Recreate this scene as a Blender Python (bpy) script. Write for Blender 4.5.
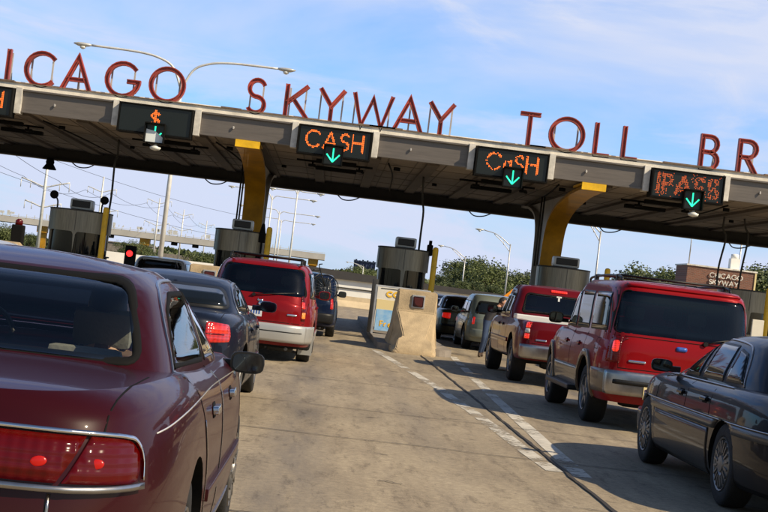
import bpy, bmesh, math, random
import numpy as np
from mathutils import Vector, Matrix, noise
from mathutils.bvhtree import BVHTree
R = math.radians
PI = math.pi
random.seed(7)
scn = bpy.context.scene
for o in list(bpy.data.objects): bpy.data.objects.remove(o)
COL = scn.collection

# ------------------------------------------------------------------ camera
cam_d = bpy.data.cameras.new('camera'); cam = bpy.data.objects.new('camera', cam_d); COL.objects.link(cam)
cam_d.sensor_width = 36.0; cam_d.lens = 70.3; cam_d.clip_start = 0.1; cam_d.clip_end = 8000
cam.location = (0, 0, 1.47)
cam.rotation_mode = 'QUATERNION'
cam.rotation_quaternion = (Matrix.Rotation(R(-1.94), 3, 'Z') @ Matrix.Rotation(R(90+1.138), 3, 'X') @ Matrix.Rotation(R(6.9), 3, 'Z')).to_quaternion()
scn.camera = cam
# ------------------------------------------------------------------ light
SUN_EL = 40.0
SUN_TO = Vector((0.85, -0.52, 0)).normalized()      # horizontal direction towards the sun
sd = bpy.data.lights.new('sun', 'SUN'); so = bpy.data.objects.new('sun', sd); COL.objects.link(so)
sd.energy = 4.9; sd.angle = R(0.5); sd.color = (1.0, 0.84, 0.60)
sdir = Vector((SUN_TO.x*math.cos(R(SUN_EL)), SUN_TO.y*math.cos(R(SUN_EL)), math.sin(R(SUN_EL))))
so.rotation_mode = 'QUATERNION'; so.rotation_quaternion = sdir.to_track_quat('Z', 'Y')
so.location = (30, -20, 40)
w = bpy.data.worlds.new('World'); scn.world = w; w.use_nodes = True
nt = w.node_tree; nt.nodes.clear()
out = nt.nodes.new('ShaderNodeOutputWorld'); bg = nt.nodes.new('ShaderNodeBackground')
sky = nt.nodes.new('ShaderNodeTexSky'); sky.sky_type = 'NISHITA'; sky.sun_disc = False
sky.sun_elevation = R(SUN_EL); sky.sun_rotation = math.atan2(SUN_TO.x, SUN_TO.y)
sky.air_density = 1.0; sky.dust_density = 0.6; sky.ozone_density = 2.2
bg.inputs['Strength'].default_value = 0.085
tc = nt.nodes.new('ShaderNodeTexCoord')
mp = nt.nodes.new('ShaderNodeMapping'); mp.inputs['Scale'].default_value = (2.2, 2.2, 8.0); mp.inputs['Rotation'].default_value = (0.1, 0.35, 0.6)
nz = nt.nodes.new('ShaderNodeTexNoise'); nz.inputs['Scale'].default_value = 1.5; nz.inputs['Detail'].default_value = 9; nz.inputs['Roughness'].default_value = 0.52; nz.inputs['Distortion'].default_value = 0.35
rp = nt.nodes.new('ShaderNodeValToRGB'); rp.color_ramp.elements[0].position = 0.40; rp.color_ramp.elements[0].color = (0.16, 0.16, 0.16, 1)
rp.color_ramp.elements[1].position = 0.66; rp.color_ramp.elements[1].color = (0.92, 0.92, 0.92, 1)
# thicker thin-cloud veil towards the horizon and to the right
sep = nt.nodes.new('ShaderNodeSeparateXYZ')
veil = nt.nodes.new('ShaderNodeMath'); veil.operation = 'MULTIPLY_ADD'; veil.inputs[1].default_value = 0.40; veil.inputs[2].default_value = 0.09
add = nt.nodes.new('ShaderNodeMath'); add.operation = 'ADD'; add.use_clamp = True
mx = nt.nodes.new('ShaderNodeMix'); mx.data_type = 'RGBA'; mx.inputs['B'].default_value = (6.6, 7.3, 9.3, 1)
L = nt.links.new
L(tc.outputs['Generated'], mp.inputs['Vector']); L(mp.outputs['Vector'], nz.inputs['Vector']); L(nz.outputs['Fac'], rp.inputs['Fac'])
L(tc.outputs['Generated'], sep.inputs['Vector']); L(sep.outputs['X'], veil.inputs[0])
nz2 = nt.nodes.new('ShaderNodeTexNoise'); nz2.inputs['Scale'].default_value = 3.6; nz2.inputs['Detail'].default_value = 9; nz2.inputs['Roughness'].default_value = 0.60; nz2.inputs['Distortion'].default_value = 0.8
mp2 = nt.nodes.new('ShaderNodeMapping'); mp2.inputs['Scale'].default_value = (1.2, 1.2, 4.5); mp2.inputs['Rotation'].default_value = (0.0, 0.28, 0.0); mp2.inputs['Location'].default_value = (0.35, 0.1, 0.4); L(tc.outputs['Generated'], mp2.inputs['Vector']); L(mp2.outputs['Vector'], nz2.inputs['Vector'])
rp2 = nt.nodes.new('ShaderNodeMapRange'); rp2.interpolation_type = 'SMOOTHERSTEP'; rp2.inputs['From Min'].default_value = 0.44; rp2.inputs['From Max'].default_value = 0.64; rp2.inputs['To Max'].default_value = 0.34; L(nz2.outputs['Fac'], rp2.inputs['Value'])
ad2 = nt.nodes.new('ShaderNodeMath'); ad2.operation = 'ADD'; L(rp.outputs['Color'], ad2.inputs[0]); L(rp2.outputs[0], ad2.inputs[1]); L(ad2.outputs[0], add.inputs[0])
# a pale veil near the horizon
hz = nt.nodes.new('ShaderNodeMapRange'); hz.interpolation_type = 'SMOOTHSTEP'; hz.inputs['From Min'].default_value = 0.10; hz.inputs['From Max'].default_value = 0.0; hz.inputs['To Min'].default_value = 0.0; hz.inputs['To Max'].default_value = 0.08; L(sep.outputs['Z'], hz.inputs['Value'])
ad3 = nt.nodes.new('ShaderNodeMath'); ad3.operation = 'ADD'; L(veil.outputs[0], ad3.inputs[0]); L(hz.outputs[0], ad3.inputs[1]); L(ad3.outputs[0], add.inputs[1])
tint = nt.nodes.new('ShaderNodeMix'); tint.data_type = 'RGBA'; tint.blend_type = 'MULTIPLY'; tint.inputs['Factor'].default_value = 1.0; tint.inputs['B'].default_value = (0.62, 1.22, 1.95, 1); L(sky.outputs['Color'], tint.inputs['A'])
# cloud kept ahead and low; unseen sky overhead and behind darkened to cut fill
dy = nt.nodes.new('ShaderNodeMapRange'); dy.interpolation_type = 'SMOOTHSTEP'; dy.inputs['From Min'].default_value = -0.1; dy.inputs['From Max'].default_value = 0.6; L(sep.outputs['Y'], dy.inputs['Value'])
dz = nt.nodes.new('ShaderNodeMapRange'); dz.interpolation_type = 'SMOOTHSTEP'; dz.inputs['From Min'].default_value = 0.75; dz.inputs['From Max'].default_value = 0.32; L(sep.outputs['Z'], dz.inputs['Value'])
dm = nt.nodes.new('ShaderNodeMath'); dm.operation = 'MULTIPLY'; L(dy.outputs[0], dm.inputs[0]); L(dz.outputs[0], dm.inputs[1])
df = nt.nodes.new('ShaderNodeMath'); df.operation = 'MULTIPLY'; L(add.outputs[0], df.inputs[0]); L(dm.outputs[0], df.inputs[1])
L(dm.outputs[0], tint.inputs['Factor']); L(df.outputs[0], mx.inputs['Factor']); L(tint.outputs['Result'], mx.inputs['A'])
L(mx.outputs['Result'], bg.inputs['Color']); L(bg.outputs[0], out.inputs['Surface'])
vs = scn.view_settings; vs.view_transform = 'Standard'; vs.look = 'None'; vs.gamma = 1.0; vs.exposure = 0.25; vs.use_curve_mapping = False

# ------------------------------------------------------------------ materials
M = {}
def mat(name, col, rough=0.6, metal=0.0, coat=0.0, spec=0.5, emit=None, es=0.0, var=0.0, vscale=4.0, bump=0.0, bscale=40.0, trans=0.0, col2=None, detail=6, alpha=1.0, stretch=(1,1,1)):
    m = bpy.data.materials.new(name); m.use_nodes = True; t = m.node_tree; b = t.nodes['Principled BSDF']
    b.inputs['Base Color'].default_value = (*col, 1); b.inputs['Roughness'].default_value = rough; b.inputs['Metallic'].default_value = metal
    b.inputs['Coat Weight'].default_value = coat; b.inputs['Coat Roughness'].default_value = 0.04; b.inputs['Specular IOR Level'].default_value = spec
    if trans: b.inputs['Transmission Weight'].default_value = trans
    if emit: b.inputs['Emission Color'].default_value = (*emit, 1); b.inputs['Emission Strength'].default_value = es
    if alpha < 1: b.inputs['Alpha'].default_value = alpha
    if var or bump:
        co = t.nodes.new('ShaderNodeTexCoord'); ma = t.nodes.new('ShaderNodeMapping'); ma.inputs['Scale'].default_value = stretch
        t.links.new(co.outputs['Object'], ma.inputs['Vector'])
    if var:
        n = t.nodes.new('ShaderNodeTexNoise'); n.inputs['Scale'].default_value = vscale; n.inputs['Detail'].default_value = detail; n.inputs['Roughness'].default_value = 0.65
        t.links.new(ma.outputs['Vector'], n.inputs['Vector'])
        r = t.nodes.new('ShaderNodeValToRGB'); r.color_ramp.elements[0].position = 0.3; r.color_ramp.elements[1].position = 0.72
        c2 = col2 if col2 else tuple(c*(1-var) for c in col)
        r.color_ramp.elements[0].color = (*c2, 1); r.color_ramp.elements[1].color = (*[min(1, c*(1+var*0.35)) for c in col], 1)
        t.links.new(n.outputs['Fac'], r.inputs['Fac']); t.links.new(r.outputs['Color'], b.inputs['Base Color'])
        mr = t.nodes.new('ShaderNodeMapRange'); mr.inputs['To Min'].default_value = rough*0.8; mr.inputs['To Max'].default_value = min(1, rough*1.35)
        t.links.new(n.outputs['Fac'], mr.inputs['Value']); t.links.new(mr.outputs[0], b.inputs['Roughness'])
    if bump:
        n2 = t.nodes.new('ShaderNodeTexNoise'); n2.inputs['Scale'].default_value = bscale; n2.inputs['Detail'].default_value = 5
        t.links.new(ma.outputs['Vector'], n2.inputs['Vector'])
        bp = t.nodes.new('ShaderNodeBump'); bp.inputs['Strength'].default_value = bump; bp.inputs['Distance'].default_value = 0.01
        t.links.new(n2.outputs['Fac'], bp.inputs['Height']); t.links.new(bp.outputs['Normal'], b.inputs['Normal'])
    M[name] = m; return m
def paint(name, col, metal=0.12, rough=0.36, dirt=(0.10, 0.08, 0.06)):
    """car paint: base + clear coat, road dust rising from the sills"""
    m = bpy.data.materials.new(name); m.use_nodes = True; t = m.node_tree; b = t.nodes['Principled BSDF']
    b.inputs['Metallic'].default_value = metal; b.inputs['Roughness'].default_value = rough
    b.inputs['Coat Weight'].default_value = 0.42; b.inputs['Coat IOR'].default_value = 1.42; b.inputs['Specular IOR Level'].default_value = 0.07
    co = t.nodes.new('ShaderNodeTexCoord'); sp = t.nodes.new('ShaderNodeSeparateXYZ'); t.links.new(co.outputs['Object'], sp.inputs[0])
    n = t.nodes.new('ShaderNodeTexNoise'); n.inputs['Scale'].default_value = 3.0; n.inputs['Detail'].default_value = 8; t.links.new(co.outputs['Object'], n.inputs['Vector'])
    mr = t.nodes.new('ShaderNodeMapRange'); mr.inputs['From Min'].default_value = 0.75; mr.inputs['From Max'].default_value = 0.2; mr.inputs['To Min'].default_value = 0.0; mr.inputs['To Max'].default_value = 0.34
    t.links.new(sp.outputs['Z'], mr.inputs['Value'])
    mu = t.nodes.new('ShaderNodeMath'); mu.operation = 'MULTIPLY'; t.links.new(mr.outputs[0], mu.inputs[0]); t.links.new(n.outputs['Fac'], mu.inputs[1])
    ad = t.nodes.new('ShaderNodeMath'); ad.operation = 'ADD'; ad.inputs[1].default_value = 0.008; t.links.new(mu.outputs[0], ad.inputs[0])
    mi = t.nodes.new('ShaderNodeMix'); mi.data_type = 'RGBA'; mi.inputs['A'].default_value = (*col, 1); mi.inputs['B'].default_value = (*dirt, 1)
    t.links.new(ad.outputs[0], mi.inputs['Factor']); t.links.new(mi.outputs['Result'], b.inputs['Base Color'])
    cr = t.nodes.new('ShaderNodeMapRange'); cr.inputs['To Min'].default_value = 0.01; cr.inputs['To Max'].default_value = 0.06; t.links.new(n.outputs['Fac'], cr.inputs['Value']); t.links.new(cr.outputs[0], b.inputs['Coat Roughness'])
    M[name] = m; return m

paint('maroon paint', (0.026, 0.0016, 0.0035), 0.0); paint('navy paint', (0.006, 0.009, 0.020)); paint('red paint', (0.19, 0.004, 0.007), 0.15)
paint('bright red paint', (0.25, 0.004, 0.006), 0.1); paint('dark red paint', (0.12, 0.004, 0.008), 0.15); paint('black paint', (0.003, 0.003, 0.006), 0.0)
paint('silver green paint', (0.20, 0.22, 0.18), 0.4); paint('bronze paint', (0.10, 0.075, 0.035), 0.5); paint('silver paint', (0.50, 0.50, 0.48), 0.5, 0.35)
paint('blue paint', (0.004, 0.011, 0.035), 0.1); paint('tan paint', (0.20, 0.15, 0.10), 0.3); paint('white paint', (0.72, 0.72, 0.70), 0.0); paint('grey trim paint', (0.09, 0.085, 0.08), 0.3, 0.4)
paint('charcoal paint', (0.014, 0.014, 0.016), 0.1)
mat('dark glass', (0.006, 0.008, 0.010), 0.05, spec=0.35)
mat('black trim', (0.010, 0.010, 0.010), 0.45, spec=0.3)
mat('matt black', (0.006, 0.006, 0.006), 0.8, spec=0.12)
mat('chrome', (0.75, 0.75, 0.76), 0.12, 1.0)
mat('satin chrome', (0.42, 0.41, 0.41), 0.28, 1.0, var=0.2, vscale=6)
mat('rubber', (0.010, 0.0095, 0.009), 0.8, var=0.3, vscale=14, bump=0.4, bscale=60)
mat('alloy', (0.30, 0.30, 0.30), 0.33, 0.85, var=0.35, vscale=7)
mat('hubcap', (0.24, 0.23, 0.22), 0.38, 0.7, var=0.4, vscale=9)
mat('red lens', (0.06, 0.0006, 0.0008), 0.15, coat=0.35, spec=0.2, emit=(0.7, 0.004, 0.003), es=0.03)
mat('lit red lens', (0.20, 0.006, 0.005), 0.15, coat=1.0, emit=(1.0, 0.02, 0.008), es=0.35)
mat('bright red glow', (0.25, 0.008, 0.006), 0.2, coat=1.0, emit=(1.0, 0.035, 0.012), es=0.7)
mat('bulb glow', (0.2, 0.005, 0.005), 0.3, emit=(1.0, 0.015, 0.005), es=0.32)
mat('led dim', (0.3, 0.08, 0.02), 0.5, emit=(1.0, 0.12, 0.02), es=0.45)
mat('mirror glass', (0.10, 0.11, 0.12), 0.05, 1.0)
mat('amber lens', (0.5, 0.12, 0.01), 0.15, coat=1.0, emit=(1.0, 0.22, 0.03), es=0.8)
mat('clear lens', (0.55, 0.55, 0.55), 0.12, coat=1.0)
mat('plate white', (0.6, 0.62, 0.66), 0.4); mat('plate blue', (0.02, 0.08, 0.35), 0.4)
mat('interior fabric', (0.20, 0.19, 0.17), 0.9, bump=0.3); mat('interior brown', (0.10, 0.055, 0.035), 0.85)
mat('concrete', (0.38, 0.30, 0.225), 0.85, var=0.38, vscale=3.0, bump=0.6, bscale=60, detail=10)
mat('barrier concrete', (0.47, 0.36, 0.22), 0.85, var=0.34, vscale=3.5, bump=0.8, bscale=45, detail=10)
mat('island concrete', (0.25, 0.22, 0.19), 0.9, var=0.4, vscale=2.0, bump=0.5)
mat('soffit', (0.30, 0.25, 0.20), 0.8, var=0.45, vscale=0.6, bump=0.2, detail=8)
mat('soffit beam', (0.13, 0.105, 0.085), 0.8, var=0.4, vscale=1.0)
mat('fascia metal', (0.165, 0.145, 0.13), 0.42, 0.35, var=0.22, vscale=2.5, stretch=(0.6, 0.6, 9))
mat('fascia trim', (0.78, 0.74, 0.67), 0.5, 0.1, var=0.4, vscale=3.0)
mat('parapet', (0.85, 0.79, 0.68), 0.7, var=0.30, vscale=2.4, bump=0.4, detail=10)
mat('rusty cap', (0.24, 0.17, 0.12), 0.7, var=0.6, vscale=3.0)
mat('yellow steel', (0.50, 0.25, 0.006), 0.5, var=0.45, vscale=1.6, coat=0.1)
mat('grey steel', (0.52, 0.50, 0.48), 0.5, 0.2, var=0.35, vscale=1.4)
mat('dark steel', (0.05, 0.048, 0.046), 0.55, 0.3, var=0.3, vscale=3)
mat('letter red', (0.42, 0.055, 0.035), 0.5, var=0.5, vscale=2.2, col2=(0.16, 0.035, 0.03), bump=0.2, detail=9)
mat('letter side', (0.16, 0.045, 0.035), 0.6, var=0.5, vscale=2.0)
mat('brushed steel', (0.27, 0.245, 0.195), 0.38, 0.65, var=0.4, vscale=3.0, stretch=(9, 9, 0.4))
mat('galvanised', (0.50, 0.50, 0.50), 0.42, 0.55, var=0.25, vscale=3)
mat('pale galvanised', (0.66, 0.66, 0.64), 0.5, 0.2, var=0.2, vscale=3)
mat('lamp housing', (0.52, 0.52, 0.50), 0.4, 0.3)
mat('lamp glass', (0.7, 0.7, 0.65), 0.15)
mat('led board', (0.008, 0.011, 0.010), 0.35)
mat('led unlit', (0.014, 0.020, 0.018), 0.35)
mat('led orange', (0.6, 0.1, 0.02), 0.5, emit=(1.0, 0.17, 0.015), es=1.5)
mat('arrow green', (0.05, 0.6, 0.4), 0.5, emit=(0.03, 1.0, 0.50), es=1.25)
mat('signal red', (0.5, 0.02, 0.02), 0.4, emit=(1.0, 0.02, 0.02), es=2.2)
mat('glare white', (0.75, 0.8, 0.82), 0.3)
mat('yellow paint', (0.85, 0.50, 0.01), 0.45, var=0.3, vscale=3.0)
mat('orange sign', (0.85, 0.30, 0.01), 0.5)
mat('white sign', (0.74, 0.70, 0.60), 0.5, var=0.12, vscale=3)
mat('sign cream', (0.74, 0.60, 0.30), 0.5); mat('sign blue', (0.10, 0.32, 0.62), 0.5, var=0.4, vscale=5, col2=(0.45, 0.62, 0.75)); mat('sign yellow', (0.85, 0.50, 0.03), 0.5)
mat('wall white', (0.88, 0.87, 0.83), 0.7, var=0.12, vscale=0.7); mat('dark roofing', (0.05, 0.048, 0.05), 0.8, var=0.3)
mat('road stripe', (0.58, 0.54, 0.46), 0.75, var=0.35, vscale=6.0)
mat('joint tar', (0.035, 0.029, 0.024), 0.8, var=0.3, vscale=8)
mat('tan wall', (0.62, 0.50, 0.33), 0.8, var=0.3, vscale=0.8)
mat('dull red lens', (0.07, 0.012, 0.010), 0.3)
mat('bark', (0.10, 0.075, 0.05), 0.9, var=0.4, vscale=4, bump=0.6, bscale=20)
mat('skin', (0.42, 0.22, 0.14), 0.55); mat('hair', (0.018, 0.012, 0.009), 0.7); mat('jeans', (0.03, 0.055, 0.12), 0.85, var=0.3, vscale=8); mat('dark shirt', (0.02, 0.018, 0.02), 0.85); mat('brown shoe', (0.06, 0.035, 0.02), 0.6); mat('red shirt', (0.20, 0.06, 0.04), 0.85)
mat('grass green', (0.07, 0.10, 0.03), 0.95, var=0.5, vscale=0.3)
mat('blue grey steel', (0.04, 0.055, 0.13), 0.6)
mat('pale concrete', (0.50, 0.48, 0.45), 0.8, var=0.2, vscale=0.2)

for nm in ('red lens', 'lit red lens', 'bright red glow'):      # fluted lamp lenses
    t = M[nm].node_tree; bs = t.nodes['Principled BSDF']; co = t.nodes.new('ShaderNodeTexCoord'); hs = []
    for ax_, sc_ in (('X', 26.0), ('Z', 34.0)):
        wv = t.nodes.new('ShaderNodeTexWave'); wv.wave_type = 'BANDS'; wv.bands_direction = ax_; wv.inputs['Scale'].default_value = sc_/3.14; t.links.new(co.outputs['Object'], wv.inputs['Vector']); hs.append(wv.outputs['Fac'])
    mm_ = t.nodes.new('ShaderNodeMath'); mm_.operation = 'ADD'; t.links.new(hs[0], mm_.inputs[0]); t.links.new(hs[1], mm_.inputs[1])
    bp = t.nodes.new('ShaderNodeBump'); bp.inputs['Strength'].default_value = 0.5; bp.inputs['Distance'].default_value = 0.004; t.links.new(mm_.outputs[0], bp.inputs['Height']); t.links.new(bp.outputs[0], bs.inputs['Normal'])
    if nm != 'red lens':
        base = bs.inputs['Emission Strength'].default_value; mr = t.nodes.new('ShaderNodeMapRange'); mr.inputs['From Max'].default_value = 2.0; mr.inputs['To Min'].default_value = base*0.45; mr.inputs['To Max'].default_value = base*1.5; t.links.new(mm_.outputs[0], mr.inputs['Value']); t.links.new(mr.outputs[0], bs.inputs['Emission Strength'])
def leafmat(name, a, b):
    m = bpy.data.materials.new(name); m.use_nodes = True; t = m.node_tree; bs = t.nodes['Principled BSDF']
    co = t.nodes.new('ShaderNodeTexCoord'); n = t.nodes.new('ShaderNodeTexNoise'); n.inputs['Scale'].default_value = 0.9; n.inputs['Detail'].default_value = 4
    oi = t.nodes.new('ShaderNodeObjectInfo')
    r = t.nodes.new('ShaderNodeValToRGB'); r.color_ramp.elements[0].position = 0.35; r.color_ramp.elements[0].color = (*a, 1); r.color_ramp.elements[1].position = 0.65; r.color_ramp.elements[1].color = (*b, 1)
    ad = t.nodes.new('ShaderNodeMath'); ad.operation = 'MULTIPLY_ADD'; ad.inputs[1].default_value = 0.22; 
    t.links.new(oi.outputs['Random'], ad.inputs[0]); t.links.new(n.outputs['Fac'], ad.inputs[2])
    t.links.new(co.outputs['Object'], n.inputs['Vector']); t.links.new(ad.outputs[0], r.inputs['Fac']); t.links.new(r.outputs['Color'], bs.inputs['Base Color'])
    bs.inputs['Roughness'].default_value = 0.6; bs.inputs['Subsurface Weight'].default_value = 0.0
    M[name] = m
leafmat('leaves', (0.02, 0.034, 0.009), (0.075, 0.10, 0.028))
leafmat('pale leaves', (0.03, 0.046, 0.012), (0.10, 0.125, 0.035))

def glassmat(name, tint):
    m = bpy.data.materials.new(name); m.use_nodes = True; t = m.node_tree; t.nodes.clear()
    o = t.nodes.new('ShaderNodeOutputMaterial'); g = t.nodes.new('ShaderNodeBsdfGlossy'); g.inputs['Roughness'].default_value = 0.03; g.inputs['Color'].default_value = (0.85, 0.9, 0.95, 1)
    tr = t.nodes.new('ShaderNodeBsdfTransparent'); tr.inputs['Color'].default_value = (*tint, 1)
    f = t.nodes.new('ShaderNodeFresnel'); f.inputs['IOR'].default_value = 1.5; x = t.nodes.new('ShaderNodeMixShader')
    t.links.new(f.outputs[0], x.inputs[0]); t.links.new(tr.outputs[0], x.inputs[1]); t.links.new(g.outputs[0], x.inputs[2]); t.links.new(x.outputs[0], o.inputs[0])
    M[name] = m
glassmat('tinted glass', (0.88, 0.93, 0.90)); glassmat('privacy glass', (0.36, 0.40, 0.42))

# ------------------------------------------------------------------ helpers
def link(o, parent=None):
    COL.objects.link(o)
    if parent: o.parent = parent
    return o
def obj(name, bm, m, parent=None, smooth=False, angle=None, recalc=False):
    if recalc: bmesh.ops.recalc_face_normals(bm, faces=bm.faces)
    me = bpy.data.meshes.new(name); bm.to_mesh(me); bm.free()
    for mm in (m if isinstance(m, (list, tuple)) else [m]): me.materials.append(M[mm])
    if smooth or angle:
        for p in me.polygons: p.use_smooth = True
    if angle: me.set_sharp_from_angle(angle=R(angle))
    return link(bpy.data.objects.new(name, me), parent)
def tag(o, label=None, cat=None, group=None, kind=None):
    if label: o['label'] = label
    if cat: o['category'] = cat
    if group: o['group'] = group
    if kind: o['kind'] = kind
    return o
def thing(name, label, cat, loc=(0, 0, 0), rz=0.0, group=None):
    o = bpy.data.objects.new(name, None); COL.objects.link(o); o.location = loc; o.rotation_euler = (0, 0, rz); o.empty_display_size = 0.2
    return tag(o, label, cat, group)
def struct(name, bm, m, **k): return tag(obj(name, bm, m, **k), kind='structure')
def dup(root, loc, rz=None, label=None, group=None):
    r = root.copy(); COL.objects.link(r); r.location = loc
    if rz is not None: r.rotation_euler = (0, 0, rz)
    if label: r['label'] = label
    if group: r['group'] = group
    for ch in list(root.children):
        c = ch.copy(); COL.objects.link(c); c.parent = r
        for g in list(ch.children):
            d = g.copy(); COL.objects.link(d); d.parent = c
    return r
def bx(bm, c, s, rot=None, bevel=0.0, mi=0, taper=None):
    v = []
    for i in (-1, 1):
        for j in (-1, 1):
            for k in (-1, 1):
                p = Vector((i*s[0]/2, j*s[1]/2, k*s[2]/2))
                if taper and k == 1: p.x *= taper[0]; p.y *= taper[1]
                if rot: p = rot @ p
                v.append(bm.verts.new(p+Vector(c)))
    fs = [bm.faces.new([v[i] for i in q]) for q in ((0,1,3,2),(4,6,7,5),(0,4,5,1),(2,3,7,6),(0,2,6,4),(1,5,7,3))]
    for f in fs: f.material_index = mi
    if bevel:
        es = set(e for f in fs for e in f.edges)
        bmesh.ops.bevel(bm, geom=list(es), offset=bevel, segments=2, affect='EDGES', profile=0.6)
def frame_of(d):
    d = d.normalized(); a = Vector((0, 0, 1)) if abs(d.z) < 0.9 else Vector((1, 0, 0))
    u = d.cross(a).normalized(); return u, d.cross(u).normalized()
def tube(bm, pts, r, seg=8, cap=True, mi=0):
    pts = [Vector(p) for p in pts]; n = len(pts); rs = r if isinstance(r, (list, tuple)) else [r]*n; rings = []
    u = None
    for i, p in enumerate(pts):
        d = (pts[min(i+1, n-1)]-pts[max(i-1, 0)])
        if u is None: u, v = frame_of(d)
        else:
            dn = d.normalized(); u = (u-dn*u.dot(dn)).normalized(); v = dn.cross(u)
        rings.append([bm.verts.new(p+(u*math.cos(2*PI*k/seg)+v*math.sin(2*PI*k/seg))*rs[i]) for k in range(seg)])
    for a, b in zip(rings, rings[1:]):
        for k in range(seg):
            f = bm.faces.new((a[k], a[(k+1) % seg], b[(k+1) % seg], b[k])); f.material_index = mi; f.smooth = True
    if cap:
        bm.faces.new(rings[0][::-1]).material_index = mi; bm.faces.new(rings[-1]).material_index = mi
def lathe(bm, prof, seg=32, axis='Z', c=(0, 0, 0), closed=False, mi=0, smooth=True):
    """prof: list of (r, h) turned round the axis"""
    rings = []; c = Vector(c)
    for r_, h in prof:
        ring = []
        for k in range(seg):
            a = 2*PI*k/seg; q = (r_*math.cos(a), r_*math.sin(a), h)
            if axis == 'X': q = (h, q[0], q[1])
            elif axis == 'Y': q = (q[0], h, q[1])
            ring.append(bm.verts.new(Vector(q)+c))
        rings.append(ring)
    pr = list(zip(rings, rings[1:])) + ([(rings[-1], rings[0])] if closed else [])
    for a, b in pr:
        for k in range(seg):
            f = bm.faces.new((a[k], a[(k+1) % seg], b[(k+1) % seg], b[k])); f.material_index = mi; f.smooth = smooth
    if not closed:
        bm.faces.new(rings[0][::-1]).material_index = mi; bm.faces.new(rings[-1]).material_index = mi
def prism(bm, poly, y0, y1, plane='XZ', mi=0):
    """extrude polygon; plane 'XZ' along y, 'YZ' along x, 'XY' along z"""
    def P(a, b, h): return {'XZ': (a, h, b), 'YZ': (h, a, b), 'XY': (a, b, h)}[plane]
    A = [bm.verts.new(P(a, b, y0)) for a, b in poly]; B = [bm.verts.new(P(a, b, y1)) for a, b in poly]; n = len(poly)
    fs = [bm.faces.new(A), bm.faces.new(B[::-1])]+[bm.faces.new((A[i], B[i], B[(i+1) % n], A[(i+1) % n])) for i in range(n)]
    for f in fs: f.material_index = mi
def NB(): return bmesh.new()
def cr(pts, k=8):
    """catmull-rom through points of any dimension"""
    P_ = [np.array(p, float) for p in pts]; P_ = [2*P_[0]-P_[1]]+P_+[2*P_[-1]-P_[-2]]; o = []
    for i in range(1, len(P_)-2):
        for j in range(k):
            t = j/k; a, b, c, d = P_[i-1:i+3]
            o.append(0.5*((2*b)+(c-a)*t+(2*a-5*b+4*c-d)*t*t+(3*b-a-3*c+d)*t**3))
    o.append(P_[-2]); return [tuple(x) for x in o]
def rnd_poly(poly, r, k=5):
    o = []; n = len(poly)
    for i in range(n):
        a, b, c = (Vector(poly[(i-1) % n]), Vector(poly[i]), Vector(poly[(i+1) % n]))
        rr = r[i] if isinstance(r, (list, tuple)) else r
        d1 = (a-b); d2 = (c-b); q = min(rr, d1.length*0.45, d2.length*0.45)
        if q < 1e-4: o.append(tuple(b)); continue
        p1 = b+d1.normalized()*q; p2 = b+d2.normalized()*q
        for j in range(k+1):
            t = j/k; o.append(tuple(p1*(1-t)**2+b*2*t*(1-t)+p2*t*t))
    return o
def strip_poly(pts, w):
    """thin polygon along an open 2-D polyline"""
    P_ = [Vector(p) for p in pts]; a = []; b = []
    for i, p in enumerate(P_):
        d = (P_[min(i+1, len(P_)-1)]-P_[max(i-1, 0)]).normalized(); n = Vector((-d.y, d.x))*w/2
        a.append(tuple(p+n)); b.append(tuple(p-n))
    return a+b[::-1]
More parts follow.
